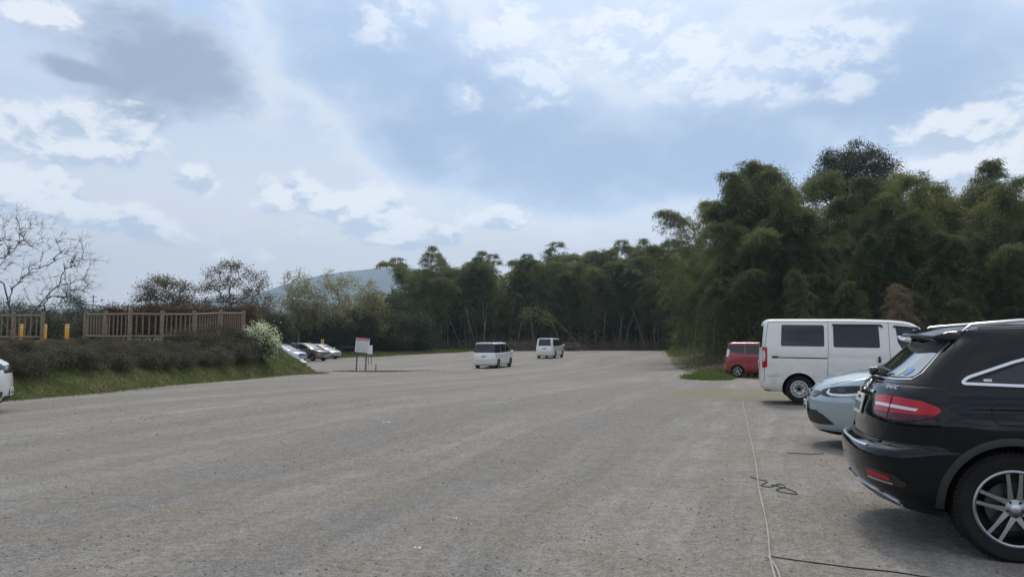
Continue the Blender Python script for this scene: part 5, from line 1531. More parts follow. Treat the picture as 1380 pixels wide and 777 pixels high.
        lf = quads_to_mesh(tuft_leaves([nodes[e] for e in ends], 34, .11, (.055, .032), g), 'l'); lf.materials.append(LM['twiggy'])
        protos.append((me, lf))
    # hedge along the slope of the bank, three staggered rows below the fence
    for row, (dd, k0, k1) in enumerate(((1.15, .72, 1.15), (1.95, .55, 1.30), (2.8, .36, 1.05))):
        yy = 11.5
        while yy < 38.6:
            ex = tab([(y_, x_) for x_, y_ in EDGE[:8]], yy)
            x = ex - dd + rd.uniform(-.22, .22); y = yy + rd.uniform(-.2, .2)
            k = smooth(31, 35.5, y)
            sc_ = lerp(k0, k1, k) * rd.uniform(.85, 1.12)
            v = protos[rd.randrange(4)]; dark = y > 31
            t = thing('hedge_shrub', 'dense dark twiggy shrub at the right end of the bank hedge, before the log fence' if dark else 'brown twiggy shrub in the scrubby hedge along the bank below the log fence', 'shrub', (x, y, gz(x, y) - .04), rd.uniform(0, 6.28), 'dark shrubs at the right of the bank hedge' if dark else 'brown twiggy hedge on the bank', scale=sc_)
            for nm, me in (('stem', v[0]), ('foliage', v[1])):
                o = bpy.data.objects.new(nm, me); COL.objects.link(o); o.parent = t
            yy += .78 * (.7 + .5 * sc_)
    # white blossoming shrub
    Y = 38.2; p = at_y(352, 450, Y); z0 = gz(-12.8, Y)
    t = make_tree('blossoming_shrub', 'shrub covered with white blossom at the right end of the hedge above the parked cars', 'shrub', (p.x, Y, z0), [(0, 0, 1.15, .95, .7, .7), (.35, -.1, .7, .65, .6, .5), (-.6, 0, .8, .6, .6, .6)], 150,
                  [(0, 0, -.1), (0, 0, .2)], 77, twig, LM['blossom'], per=26, r=.12, leaf=(.075, .055), crown='blossom', trunk_name='stem', surf=.6)
    g = np.random.default_rng(5); C = [np.array([g.normal(0, .42), g.normal(0, .3), .75 + g.normal(0, .32)]) for _ in range(170)]
    mk('leaves', quads_to_mesh(tuft_leaves(C, 22, .14, (.08, .045), g), 'l'), LM['fresh'], t, smooth_=False)
    C = [np.array([g.normal(-.1, .5), g.normal(0, .3), .35 + abs(g.normal(0, .2))]) for _ in range(120)]
    mk('lower_foliage', quads_to_mesh(tuft_leaves(C, 26, .14, (.08, .045), g), 'l'), LM['ever'], t, smooth_=False)
    # grass on the bank
    g = np.random.default_rng(8); P = []
    while len(P) < 52000:
        x = g.uniform(-26, -10.3); y = g.uniform(13, 46.5)
        d = edge_dist(x, y)
        if d < -.75 or d > 5.5 or g.random() > (1.15 - d / 7): continue
        if d < .15 and g.random() < .45 - d * .6: continue
        q = .5 + .8 * noise.noise(Vector((x * 1.4, y * 1.4, 9)))
        if g.random() > q + .3: continue
        P.append((x, y, (gz(x, y) if d > 0 else g0(x, y)) - .01))
    D = g.normal(size=(len(P), 3)) * .45; D[:, 2] = 1
    V = leaf_mesh(P, D, g.uniform(.05, .17, len(P)), g.uniform(.012, .022, len(P)), g, .1)
    tag(mk('grass', quads_to_mesh(V, 'grass'), LM['grass'], smooth_=False), 'short rough grass growing on the bank', kind='stuff')
    C = []
    for cx, cy, rx, ry, nn in ((-8.6, 45.6, 2.4, .9, 260), (-6.3, 46.5, 2.2, .35, 90)):
        for i in range(nn):
            a = rd.uniform(0, 6.28); q = math.sqrt(rd.random()); x = cx + rx * q * math.cos(a); y = cy + ry * q * math.sin(a); C.append((x, y, g0(x, y)))
    tag(mk('grass', quads_to_mesh(tuft_leaves(C, 12, np.array([.10, .10, .008]), (.06, .012), rng, .8), 'g'), LM['grass'], smooth_=False), 'thin worn grass around the sign posts and behind the white van', kind='stuff')
def log_post(h, r=.085):
    mb = MB(); mb.lathe([(0, -.3), (r, -.3), (r * 1.0, h - .03), (r * .93, h - .008), (r * .8, h), (0, h)], 12, 0, axis='Z'); return mb
def fence(name, label, posts, zf, H=1.22, nb=8):
    x0, y0 = posts[0]
    t = thing(name, label, 'fence', (x0, y0, zf(x0, y0)))
    P = [Vector((x - x0, y - y0, zf(x, y) - zf(x0, y0))) for x, y in posts]
    for i, p in enumerate(P):
        o = log_post(H).build('post', M['wood'], t, 40); o.location = p
    for a, b in zip(P, P[1:]):
        for zz, nm, r in ((H - .16, 'top_rail', .048), (.10, 'bottom_rail', .045)):
            mb = MB(); mb.tube([a + Vector((0, 0, zz)), b + Vector((0, 0, zz))], r, 10); mb.build(nm, M['wood'], t, 40)
        n = max(4, int((b - a).length / .235))
        for k in range(1, n):
            q = a.lerp(b, k / n); mb = MB(); mb.tube([(0, 0, .10), (0, 0, H - .16)], .030, 7)
            o = mb.build('baluster', M['wood'], t, 40); o.location = q
    return t
def things():
    zf = lambda x, y: gz(x, y)
    right = [at_y(px, 440, Y) for px, Y in ((115, 33.5), (142, 32.6), (175, 32.0), (218, 32.6), (261.5, 34.2), (297, 36.6), (328, 39.2))]
    z0 = {}
    TOPS = {}
    def zr(x, y):        # the platform the fence stands on
        return 1.62 + .30 * smooth(32, 39, y)
    for p in right: pass
    fence('log_fence', 'long brown log fence on top of the bank, right of the yellow bollards', [(p.x, p.y) for p in right], lambda x, y: zr(x, y))
    left = [at_y(px, 440, Y) for px, Y in ((57, 33.4), (18, 33.2), (-22, 33.0), (-60, 33.0))]
    fence('log_fence', 'shorter brown log fence at the left edge, before the bare tree', [(p.x, p.y) for p in left], lambda x, y: 1.60)
    # yellow bollards
    for i, px in enumerate((28, 60, 90)):
        p = at_y(px, 453, 35.5); z = gz(p.x, 35.5)
        w = ('yellow bollard seen behind the left fence panel', 'yellow bollard standing in the middle of the gap beside the left fence end', 'yellow bollard on the right, in the open gap between the two fences')[i]
        t = thing('bollard', w, 'bollard', (p.x, 35.5, z), group='yellow bollards in the fence gap')
        top = at_y(px, 436.5, 35.5).z - z
        mb = MB(); mb.lathe([(0, 0), (.09, 0), (.09, top - .03), (.08, top - .01), (.06, top), (0, top)], 20, 0, axis='Z'); mb.build('post', M['yellow'], t, 40)
        mb = MB(); mb.lathe([(.093, top * .78), (.093, top * .86)], 20, 0, axis='Z'); mb.build('band', M['litter'], t)
    # notice board on two posts
    q0 = at_y(480, 498, 45.9); q1 = at_y(492.5, 498, 46.1)
    zb = g0(q0.x, 46)
    t = thing('notice_board', 'white notice board with a red heading on two leaning grey posts', 'sign', (q0.x, 45.9, zb))
    for k, q in enumerate((q0, q1)):
        mb = MB(); mb.tube([(q.x - q0.x, (q.y - 45.9), -.2), (q.x - q0.x + .06, q.y - 45.9, 1.55)], .042, 8); mb.build('post', M['wood_dark'], t, 40)
    tl = at_y(479.8, 455.5, 46) ; br = at_y(497.8, 474.5, 46)
    W = br.x - tl.x; Hh = .88
    cx = (tl.x + br.x) / 2 - q0.x; cz = (tl.z + br.z) / 2 - zb
    rot = Matrix.Rotation(R_(6), 4, 'Z') @ Matrix.Rotation(R_(5), 4, 'Y')
    def bx(c, d, m, nm, par):
        mb = MB(); mb.box((0, 0, 0), d, bev=.004 if d[1] > .01 else 0); o = mb.build(nm, M[m], par, 30)
        o.matrix_local = Matrix.Translation((cx, -.02, cz)) @ rot @ Matrix.Translation(c); return o
    bd = bx((0, 0, 0), (W, .03, Hh), 'sign_white', 'board', t)
    def sub(c, d, m, nm, n=1):
        mb = MB(); mb.box(c, d); o = mb.build(nm, M[m], bd, 30); return o
    sub((0, -.0175, Hh / 2 - .085), (W - .04, .004, .15), 'sign_red', 'heading_band')
    rd = random.Random(3)
    mb = MB(); x = -W / 2 + .07
    while x < W / 2 - .08:
        w = rd.uniform(.05, .075)
        for _ in range(4):
            if rd.random() < .5: mb.box((x + w / 2 + rd.uniform(-.02, .02), -.021, Hh / 2 - .085 + rd.uniform(-.035, .035)), (w * .7, .003, .012))
            else: mb.box((x + w / 2 + rd.uniform(-.02, .02), -.021, Hh / 2 - .085), (.010, .003, .085))
        x += w + .018
    mb.build('heading_text', M['sign_white'], bd)
    mb = MB()
    for r in range(5):
        z = Hh / 2 - .25 - r * .125; x = -W / 2 + .05 + (0 if r % 2 else .02)
        end = W / 2 - rd.uniform(.05, .2)
        while x < end:
            w = rd.uniform(.025, .04)
            if rd.random() < .9:
                mb.box((x + w / 2, -.018, z + .016), (w * .85, .004, .008)); mb.box((x + w / 2, -.018, z - .016), (w * .8, .004, .008))
                mb.box((x + w / 2 + rd.uniform(-.008, .008), -.018, z), (.007, .004, .05))
                if rd.random() < .5: mb.box((x + w / 2, -.018, z), (w * .9, .004, .007))
            x += w + .012
    mb.build('text_lines', M['ink'], bd)
    # white panel behind it, short post, yellow notice
    p = at_y(498.5, 477, 60); z = g0(p.x, 60)
    t = thing('white_panel', 'narrow white panel standing behind the right post of the notice board', 'sign', (p.x, 60, z))
    mb = MB(); top = at_y(500, 465, 60).z - z; bot = at_y(500, 477, 60).z - z
    mb.box((0, 0, (top + bot) / 2), (.42, .04, top - bot), bev=.01); mb.build('board', M['sign_white'], t)
    mb = MB(); mb.tube([(-.12, .03, 0), (-.12, .03, top - .05)], .025, 8); mb.build('post', M['wood_dark'], t)
    mb = MB(); mb.tube([(.12, .03, 0), (.12, .03, top - .05)], .025, 8); mb.build('post', M['wood_dark'], t)
    p = at_y(506.5, 498, 45.5); mb = MB(); mb.lathe([(0, -.2), (.035, -.2), (.032, .40), (.02, .44), (0, .445)], 10, 0, axis='Z')
    o = mb.build('short_post', M['wood_dark'], None, 40); o.location = (p.x, 45.5, g0(p.x, 45.5)); tag(o, 'short thin grey stake in the grass right of the notice board', 'post')
    p = at_y(434.5, 462, 77); z = g0(p.x, 77)
    t = thing('yellow_notice', 'small upright yellow notice behind the silver hatchback', 'sign', (p.x, 77, z))
    a = at_y(434, 457, 77).z - z; b = at_y(434, 465, 77).z - z
    mb = MB(); mb.box((0, 0, (a + b) / 2), (.30, .03, a - b), bev=.008); bd = mb.build('board', M['sign_yellow'], t)
    mb = MB()
    for k in range(3): mb.box((0, -.018, (a + b) / 2 + (k - 1) * .18), (.13, .004, .09))
    mb.build('text_lines', M['ink'], bd)
    mb = MB(); mb.tube([(0, .03, 0), (0, .03, a)], .03, 8); mb.build('post', M['wood_dark'], t)
    # guard rail seen left of the board
    a = at_y(461, 467.2, 72); b = at_y(480, 467.0, 72)
    t = thing('pipe_barrier', 'thin grey pipe barrier in front of the evergreens, left of the notice board', 'barrier', (a.x, 72, g0(a.x, 72)))
    mb = MB(); h = a.z - g0(a.x, 72); mb.tube([(0, 0, h), (b.x - a.x + .8, 0, h)], .018, 8); mb.build('rail', M['pole'], t)
    for k in (0, (b.x - a.x + .8)):
        mb = MB(); mb.tube([(k, 0, -.1), (k, 0, h)], .016, 8); mb.build('post', M['pole'], t)
    # pale roofed building far left
    Y = 150; a = at_y(112, 420, Y); b = at_y(172, 420, Y)
    zt = at_y(130, 409.0, Y).z; ze = at_y(150, 418, Y).z
    t = thing('roofed_building', 'low building with a pale sheet metal roof behind the trees on the left', 'building', ((a.x + b.x) / 2, Y, 0))
    w = (b.x - a.x) / 2; D = 10
    mb = MB(); vs = []
    prof = [(-w * 1.05, zt - .1), (-w * .9, zt), (-w * .3, zt - .25), (w * .35, zt - .8), (w * 1.05, ze - .05)]
    for y in (-.4, D):
        vs += [(x, y, z) for x, z in prof] + [(x, y, z - .15) for x, z in reversed(prof)]
    n = 10; fs = [(k, (k + 1) % n, n + (k + 1) % n, n + k) for k in range(n)] + [tuple(range(n))[::-1], tuple(range(n, 2 * n))]
    mb.add(vs, fs); mb.build('roof', M['roof_white'], t, 20, recalc=True)
    mb = MB(); mb.box((0, D / 2, (ze - .35) / 2), (w * 2, D - .6, ze - .35)); mb.build('wall', M['wall_pale'], t)
    for k in range(5):
        mb = MB(); mb.box((-w + w * .2 + k * w * .4, .28, ze - 1.6), (w * .22, .06, 1.0), bev=.01); mb.build('window', M['glass'], t)
    for px, top, lab in ((125, 397, 'utility pole with a cross arm above the pale roof'), (137, 401, 'thin aerial mast right of the utility pole above the pale roof')):
        Y = 165; p = at_y(px, 420, Y); z = at_y(px, top, Y).z
        t = thing('utility_pole', lab, 'pole', (p.x, Y, 0)); mb = MB(); mb.tube([(0, 0, 0), (0, 0, z)], [.17, .11] if px < 130 else .05, 8); mb.build('pole', M['pole'], t)
        mb = MB()
        for k in range(2 if px < 130 else 1): mb.box((0, 0, z - .5 - k * 1.0), ((1.5, 2.2)[k] if px < 130 else 1.0, .12, .12))
        mb.build('cross_arm', M['pole'], t)
    # ropes on the gravel
    def rope(name, label, pts, r, m):
        P = []
        for px, py in pts:
            q = at_z(px, py, 0); z = g0(q.x, q.y); q = at_z(px, py, z); P.append(Vector((q.x, q.y, g0(q.x, q.y) + r * .8)))
        out = []
        for i in range(len(P) - 1):
            p0, p1, p2, p3 = P[max(i - 1, 0)], P[i], P[i + 1], P[min(i + 2, len(P) - 1)]
            for k in range(6):
                t = k / 6
                q = .5 * ((2 * p1) + (-p0 + p2) * t + (2 * p0 - 5 * p1 + 4 * p2 - p3) * t * t + (-p0 + 3 * p1 - 3 * p2 + p3) * t ** 3)
                q.z = g0(q.x, q.y) + r * .8; out.append(q)
        out.append(P[-1]); mb = MB(); mb.tube(out, r, 6); o = mb.build(name, M[m], None, 60); tag(o, label, 'rope'); return o
    rope('rope', 'long pale rope pegged across the gravel in front of the parked cars', [(1001, 541), (1003, 552), (1006, 563), (1009, 580), (1013, 597), (1016, 612), (1019, 628), (1021, 645), (1023, 660), (1028, 682), (1033, 705), (1036, 728), (1037, 745), (1040, 762), (1046, 785)], .0085, 'rope')
    rope('rope', 'loose pale rope end lying beside the long rope at the bottom', [(1035, 751), (1041, 758), (1048, 770), (1053, 785)], .008, 'rope')
    rope('cord', 'thin dark cord running right across the gravel at the bottom', [(1036, 749), (1060, 753), (1090, 757), (1120, 761), (1160, 766), (1200, 770), (1240, 776), (1290, 784)], .0045, 'rope_dark')
    rope('rope', 'tangle of frayed dark and pale rope beside the long rope', [(1012, 643), (1022, 646), (1034, 649), (1026, 654), (1038, 656), (1050, 652), (1058, 656), (1046, 660), (1058, 664), (1074, 666), (1068, 661), (1056, 657), (1040, 653)], .0055, 'rope_dark')
    rope('cord', 'short dark cord lying across the gravel under the blue hatchback', [(1060, 610), (1075, 611), (1090, 612), (1110, 611)], .006, 'rope_dark')
    # scraps of white litter
    for px, py, s, lab in ((521, 573, .04, 'small white scrap of paper lying far out on the gravel'), (563, 743, .014, 'white crumb of litter on the gravel at the bottom'), (613, 703, .012, 'tiny white chip on the gravel in the foreground')):
        q = at_z(px, py, 0); mb = MB(); vs = []
        for k in range(7):
            a = 2 * PI * k / 7; rr = s * (1 + .4 * math.sin(k * 2.3)); vs.append((rr * 1.6 * math.cos(a), rr * math.sin(a), .012 + .006 * (k % 2)))
        vs += [(x * .9, y * .9, 0) for x, y, z in vs]
        mb.add(vs, [tuple(range(7))] + [(k, (k + 1) % 7, 7 + (k + 1) % 7, 7 + k) for k in range(7)])
        o = mb.build('paper_scrap', M['litter'], None, 30); o.location = (q.x, q.y, g0(q.x, q.y)); tag(o, lab, 'litter')
    # loose stones on the gravel near the camera
    rng = np.random.default_rng(4)
    bm = bmesh.new(); bmesh.ops.create_icosphere(bm, subdivisions=1, radius=1); bm.verts.ensure_lookup_table()
    bv = np.array([v.co[:] for v in bm.verts]); bf = [[v.index for v in f.verts] for f in bm.faces]; bm.free()
    for nm, lab, n, mname, smin, smax in (('loose_stones', 'dark loose pebbles scattered over the gravel', 6500, 'stone', .003, .0095), ('loose_stones', 'pale loose pebbles scattered over the gravel', 6500, 'stone_pale', .003, .009)):
        V = []; F = []
        c = 0
        while c < n:
            y = 2.6 + 17 * rng.random() ** 1.7; x = rng.uniform(-.72, .72) * y
            dens = noise.noise(Vector((x * .35, y * .35, 2))) + .5 * noise.noise(Vector((x * 1.1, y * 1.1, 7)))
            if rng.random() > .45 + dens * 1.1: continue
            s = smin + (smax - smin) * rng.random() ** 3 * (1 + y * .05)
            if rng.random() < .015: s *= 1.8
            m_ = bv * (1 + rng.uniform(-.25, .25, bv.shape)) * np.array([s, s * rng.uniform(.6, 1), s * rng.uniform(.4, .7)])
            a = rng.uniform(0, 6.28); ca, sa = math.cos(a), math.sin(a)
            m_ = np.stack([m_[:, 0] * ca - m_[:, 1] * sa + x, m_[:, 0] * sa + m_[:, 1] * ca + y, m_[:, 2] + g0(x, y) + s * .25], 1)
            b = len(V) * len(bv); V.append(m_); F += [[i + b for i in f] for f in bf]; c += 1
        me = bpy.data.meshes.new(nm); me.from_pydata(np.concatenate(V).tolist(), [], F)
        tag(mk(nm, me, M[mname], smooth_=False), lab, kind='stuff')
    # brush pile and stump at the far edge
    rd = random.Random(11)
    for px, w, lab in ((697, .9, 'pile of cut brown brushwood at the far edge, left of the farther minivan'), (728, .8, 'low heap of brushwood just left of the farther minivan'), (768, .75, 'heap of pale cut branches just right of the farther minivan')):
        Y = 99.5; p = at_y(px, 462, Y); z = g0(p.x, Y); t = thing('brush_pile', lab, 'brush pile', (p.x, Y, z))
        mb = MB()
        for i in range(130):
            a = rd.uniform(0, 6.28); e = rd.uniform(-.1, .6); L = rd.uniform(.5, 1.5); q = rd.random() ** .5
            c = Vector((rd.gauss(0, w), rd.gauss(0, .5), (1 - q) * 1.3)); d = Vector((math.cos(a) * math.cos(e), math.sin(a) * math.cos(e), math.sin(e)))
            mb.tube([c - d * L / 2, c + d * L / 2 + Vector((0, 0, -.05))], [.035, .015], 4, cap=False)
        mb.build('branches', M['brush'], t)
        C = [(rd.gauss(0, w), rd.gauss(0, .4), .3 + .5 * rd.random()) for _ in range(60)]
        mk('leaves', quads_to_mesh(tuft_leaves(C, 14, .25, (.2, .07), np.random.default_rng(int(px))), 'l'), LMX['scrub'], t, smooth_=False)

def hills():
    def ridge(name, label, fn, Y, depth, a0, a1, m, n=260, rows=16, seed=0):
        v = []; f = []
        for j in range(rows + 1):
            q = j / rows; yy = Y - depth * (1 - q)
            for i in range(n + 1):
                px = lerp(a0, a1, i / n); x = (px - 690) / 1000 * Y
                h = fn(px); h = h * (q ** 1.3) * (1 + .0 * i) + 10 * q * (1 - q) * 4 * noise.noise(Vector((x / 260, yy / 260, seed)))
                v.append((x, yy, max(h, 0) - 3 + 2 * (q == 0)))
        for i in range(n + 1):
            px = lerp(a0, a1, i / n); x = (px - 690) / 1000 * Y; v.append((x, Y + depth * .5, -3))
        for j in range(rows + 1):
            for i in range(n):
                a = j * (n + 1) + i; f.append((a, a + 1, a + n + 2, a + n + 1))
        me = bpy.data.meshes.new(name); me.from_pydata(v, [], f); tag(mk(name, me, m), label, kind='structure')
    Y = 3300
    RT = [(-900, 430), (-300, 420), (0, 418), (150, 412), (250, 404), (330, 398), (365, 388), (400, 376), (440, 368), (480, 362), (510, 360), (540, 359), (570, 362), (600, 367), (640, 376), (700, 386), (800, 396), (1000, 404), (1300, 400), (1800, 405), (2600, 420)]
    def f1(px): return (460 - tab(RT, px) + 1.5 * noise.noise(Vector((px / 26, 0, 0))) + .8 * noise.noise(Vector((px / 7, 0, 3)))) / 1000 * Y
    wood = mat('wooded_hillside', (.045, .065, .035), .95, var=.4, vscale=.02)
    ridge('mountains', 'blue hazy wooded mountain ridge far behind the trees', f1, Y, 1300, -900, 2600, wood, seed=2)
    Y2 = 520
    RT2 = [(-700, 414), (-100, 415), (60, 414), (150, 411), (175, 408.5), (200, 406), (230, 403.5), (260, 402), (320, 406), (380, 416), (450, 430), (520, 440), (600, 445), (900, 445)]
    def f2(px): return (460 - tab(RT2, px) + 2.0 * noise.noise(Vector((px / 9, 0, 0))) + 1.2 * noise.noise(Vector((px / 3, 0, 3)))) / 1000 * Y2
    ridge('hills', 'low wooded hill in the distance behind the brown trees', f2, Y2, 120, -700, 900, mat('near_hillside', (.05, .062, .035), .95, var=.4, vscale=.1), n=700, seed=5)
SUN_AZ = 12; SUN_EL = 56       # degrees: right of the view axis, above the horizon
def world():
    w = bpy.data.worlds.new('World'); sc.world = w; w.use_nodes = True
    k = NT(w.node_tree); n, l = k.n, k.l
    bg = n['Background']
    sky = n.new('ShaderNodeTexSky'); sky.sky_type = 'NISHITA'; sky.sun_disc = False
    sky.sun_elevation = R_(SUN_EL); sky.sun_rotation = R_(SUN_AZ); sky.dust_density = 2.0; sky.air_density = 1.0; sky.ozone_density = 1.2
    l.new(sky.outputs[0], bg.inputs['Color']); bg.inputs['Strength'].default_value = .10
    d = n.new('ShaderNodeTexCoord').outputs['Generated']
    s = n.new('ShaderNodeSeparateXYZ'); l.new(d, s.inputs[0]); x, y, z = s.outputs
    U = k.m('ARCTAN2', x, y); V = k.m('ARCSINE', z)
    # cloud-space noise; a second sample shifted towards the sun gives relief
    dv = k.mapping(d, scale=(1, 1, 1.7)); dv2 = k.mapping(d, loc=(.004, 0, .030), scale=(1, 1, 1.7))
    F = k.noise(dv, 5.0, 11, .60, .25); F2 = k.noise(dv2, 5.0, 11, .60, .25)
    Fs = k.noise(dv, 17, 9, .62, .2); Fs2 = k.noise(dv2, 17, 9, .62, .2)
    n0 = k.noise(dv, 1.7, 5, .55)
    f = k.m('MULTIPLY', k.m('SUBTRACT', F, .5), 1.0); fs = k.m('SUBTRACT', Fs, .5)
    relief = k.m('ADD', k.m('MULTIPLY', k.m('SUBTRACT', F, F2), 5.0), k.m('MULTIPLY', k.m('SUBTRACT', Fs, Fs2), 3.4))
    def reg(px, py, rx, ry, rot=0):
        u0 = math.atan((px - 690) / 1000); v0 = math.atan((460 - py) / math.hypot(1000, px - 690))
        du = k.m('SUBTRACT', U, u0); dv_ = k.m('SUBTRACT', V, v0)
        if rot:
            c, sn = math.cos(R_(rot)), math.sin(R_(rot))
            a = k.m('ADD', k.m('MULTIPLY', du, c), k.m('MULTIPLY', dv_, sn)); b = k.m('SUBTRACT', k.m('MULTIPLY', dv_, c), k.m('MULTIPLY', du, sn))
        else: a, b = du, dv_
        a = k.m('DIVIDE', a, rx / 1000); b = k.m('DIVIDE', b, ry / 1000)
        return k.m('SUBTRACT', 1, k.m('SQRT', k.m('ADD', k.m('MULTIPLY', a, a), k.m('MULTIPLY', b, b)))), b
    def mx(lst):
        o = lst[0]
        for q in lst[1:]: o = k.m('MAXIMUM', o, q)
        return o
    def dens(g, A, B): return k.m('ADD', g, k.m('ADD', k.m('MULTIPLY', f, A), k.m('MULTIPLY', fs, B)))
    # thin veil with bluer gaps
    col = k.mix(k.mr(V, .02, .42, 0, 1, True), (.62, .65, .72), (.36, .52, .82))
    veil = k.mr(k.m('ADD', k.m('MULTIPLY', n0, .5), k.m('ADD', k.m('MULTIPLY', F, .35), k.m('MULTIPLY', Fs, .15))), .40, .60, 0, 1, True)
    low = k.mr(V, .40, .14, .15, .85, True)
    white = k.mix(k.mr(V, .10, .45), (.75, .735, .76), (.70, .775, .90))
    col = k.mix(k.m('MAXIMUM', k.m('MULTIPLY', veil, .8), low), col, white)
    # broad grey-blue masses with brighter ragged rims
    D = [reg(500, 60, 200, 120, -20), reg(620, 150, 230, 120, -16), reg(800, 215, 280, 90, 0), reg(980, 200, 230, 90), reg(1210, 95, 220, 120), reg(560, 190, 130, 62, -20), reg(700, 190, 200, 100)]
    g = dens(mx([q[0] for q in D]), 1.05, .55)
    rim = k.m('MULTIPLY', k.mr(g, -.22, .0, 0, 1, True), k.mr(g, .32, .05, 0, 1, True))
    thick = k.mr(k.m('ADD', g, k.m('MULTIPLY', relief, -.25)), .0, .85, 0, 1, True)
    shade = k.mix(thick, (.56, .66, .83), (.31, .425, .635))
    shade = k.mix(k.mr(V, .26, .46, 0, .5, True), shade, (.47, .60, .83))
    col = k.mix(k.mr(g, -.05, .16, 0, .95, True), col, shade)
    col = k.mix(k.m('MULTIPLY', rim, .55), col, (.80, .83, .90))
    # the dark cloud high on the left
    g = dens(mx([reg(205, 62, 135, 92, -6)[0], reg(95, 88, 60, 18, -8)[0]]), 1.9, 1.1)
    thick = k.mr(k.m('ADD', g, k.m('MULTIPLY', relief, -.3)), -.05, .6, 0, 1, True)
    col = k.mix(k.mr(g, -.06, .28, 0, .94, True), col, k.mix(thick, (.56, .63, .76), (.27, .335, .465)))
    # cumulus: crisp bright crowns over grey-blue bases
    P = [(55, 178, 130, 46, 0), (395, 262, 80, 38, 0), (478, 280, 86, 44, -8), (262, 242, 44, 22, 0), (40, 250, 110, 32, -8), (165, 300, 150, 34, -10), (575, 318, 60, 24, 0), (675, 292, 60, 26, 0), (1335, 175, 100, 46, 12), (1265, 232, 110, 30, 8), (45, 15, 48, 28, 0)]
    for px, py, rx, ry, ro in P:
        r_, b_ = reg(px, py, rx, ry, ro)
        g = dens(r_, 2.0, 1.8)
        m_ = k.mr(g, .02, .40, 0, .92, True)
        lit = k.mr(k.m('ADD', k.m('MULTIPLY', b_, .8), k.m('MULTIPLY', relief, 1.3)), -.62, .30, 0, 1, True)
        col = k.mix(m_, col, k.mix(lit, (.49, .57, .70), (.90, .905, .94)))
    # torn bright fragments high up
    Bq = [reg(505, 15, 75, 50)[0], reg(676, 28, 55, 50)[0], reg(725, 95, 75, 50)[0], reg(905, 60, 170, 75, -8)[0], reg(1150, 105, 50, 34)[0], reg(1010, 100, 120, 50, -8)[0], reg(1120, 50, 110, 70)[0], reg(620, 130, 40, 30)[0]]
    g = dens(mx(Bq), 2.6, 2.2)
    lit = k.mr(k.m('ADD', relief, k.m('MULTIPLY', g, .25)), -.25, .35, 0, 1, True)
    col = k.mix(k.mr(g, .10, .85, 0, .72, True), col, k.mix(lit, (.58, .68, .86), (.88, .91, .98)))
    # brighter round the veiled sun
    el, az = R_(SUN_EL), R_(SUN_AZ)
    sv = (math.cos(el) * math.sin(az), math.cos(el) * math.cos(az), math.sin(el))
    vm = n.new('ShaderNodeVectorMath'); vm.operation = 'DOT_PRODUCT'; l.new(d, vm.inputs[0]); vm.inputs[1].default_value = sv
    col = k.mix(k.mr(V, .52, .85, 0, .8, True), col, k.mix(veil, (.62, .68, .80), (1.02, .99, .94)))
    col = k.mix(k.mr(vm.outputs['Value'], .78, .96, 0, .5, True), col, (1.05, 1.04, 1.06))
    glow = k.mr(vm.outputs['Value'], .90, 1.0, 0, 1, True)
    col = k.mix(k.m('MULTIPLY', glow, .85), col, (2.3, 2.15, 1.95))
    # the half of the sky away from the sun: ordinary broken cloud
    back = k.mr(y, .30, -.35, 0, 1, True)
    bc = k.mix(k.mr(k.m('ADD', F, k.m('MULTIPLY', fs, .4)), .44, .58, 0, 1, True), (.36, .47, .66), (.86, .86, .86))
    col = k.mix(k.m('MULTIPLY', back, k.mr(V, .75, .45)), col, bc)
    # the low sky shines through the haze
    bo = k.mr(V, .32, .02, 1, 1.45, True)
    vs_ = n.new('ShaderNodeVectorMath'); vs_.operation = 'SCALE'; l.new(col, vs_.inputs[0]); l.new(bo, vs_.inputs['Scale']); col = vs_.outputs[0]
    # below the horizon
    col = k.mix(k.mr(z, .0, -.06), col, (.18, .18, .17))
    b2 = n.new('ShaderNodeBackground'); l.new(col, b2.inputs['Color']); b2.inputs['Strength'].default_value = 1.17
    ms = n.new('ShaderNodeMixShader'); ms.inputs[0].default_value = .93
    l.new(bg.outputs[0], ms.inputs[1]); l.new(b2.outputs[0], ms.inputs[2]); l.new(ms.outputs[0], n['World Output'].inputs['Surface'])
    w.cycles.sampling_method = 'MANUAL'; w.cycles.sample_map_resolution = 512
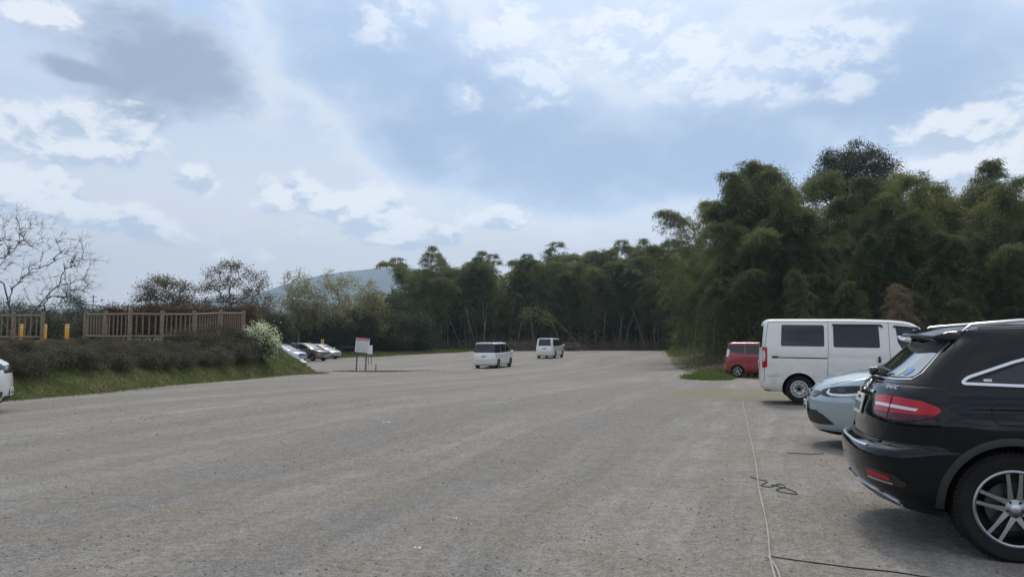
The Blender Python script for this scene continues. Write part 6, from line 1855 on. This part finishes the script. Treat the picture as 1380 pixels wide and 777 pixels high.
    sd = bpy.data.lights.new('sun', 'SUN'); sd.energy = 1.8; sd.angle = R_(10); sd.color = (1, .94, .86)
    so = bpy.data.objects.new('sun', sd); COL.objects.link(so)
    so.rotation_euler = Vector(sv).to_track_quat('Z', 'Y').to_euler()
def haze():
    mb = MB(); mb.box((0, 1800, 240), (9400, 4300, 484))
    m = bpy.data.materials.new('haze'); m.use_nodes = True; n = m.node_tree.nodes; l = m.node_tree.links
    n.remove(n['Principled BSDF']); v = n.new('ShaderNodeVolumePrincipled'); v.inputs['Density'].default_value = HAZE; v.inputs['Color'].default_value = (.60, .80, 1.0, 1); v.inputs['Anisotropy'].default_value = .45
    l.new(v.outputs[0], n['Material Output'].inputs['Volume'])
    o = mb.build('haze', m, None, smooth_=False); tag(o, 'thin blue haze over the distance', kind='stuff')
HAZE = 3.0e-4
def camera():
    cd = bpy.data.cameras.new('camera'); cd.sensor_width = 36; cd.lens = 1000 / 1380 * 36; cd.clip_end = 20000; cd.clip_start = .05
    co = bpy.data.objects.new('camera', cd); COL.objects.link(co); co.location = (0, 0, EYE); co.rotation_euler = (PI / 2 + PITCH, 0, 0); sc.camera = co
LMX = {}
def main():
    setup_mats()
    M['culm_pale'] = mat('dead_culm', (.18, .175, .14), .7, var=.3)
    M['brush'] = mat('brushwood', (.15, .12, .09), .9, var=.3)
    LMX['scrub'] = leaf_mat('dry_scrub', (.055, .04, .03), (.14, .10, .07), (.06, .07, .03), rnd=0, trans=.2)
    ground(); bank(); hills(); cars(); things()
    plants(LMX)
    world(); camera()
    if HAZE: haze()
    sc.view_settings.view_transform = 'Standard'; sc.view_settings.look = 'None'; sc.view_settings.exposure = 0; sc.view_settings.gamma = 1
    c = sc.cycles; c.use_denoising = True
    try: c.denoiser = 'OPENIMAGEDENOISE'
    except Exception: pass
    c.max_bounces = 6; c.diffuse_bounces = 2; c.glossy_bounces = 3; c.transmission_bounces = 3; c.volume_bounces = 0; c.transparent_max_bounces = 8
    c.caustics_reflective = False; c.caustics_refractive = False; c.sample_clamp_indirect = 6
    sc.render.film_transparent = False
main()
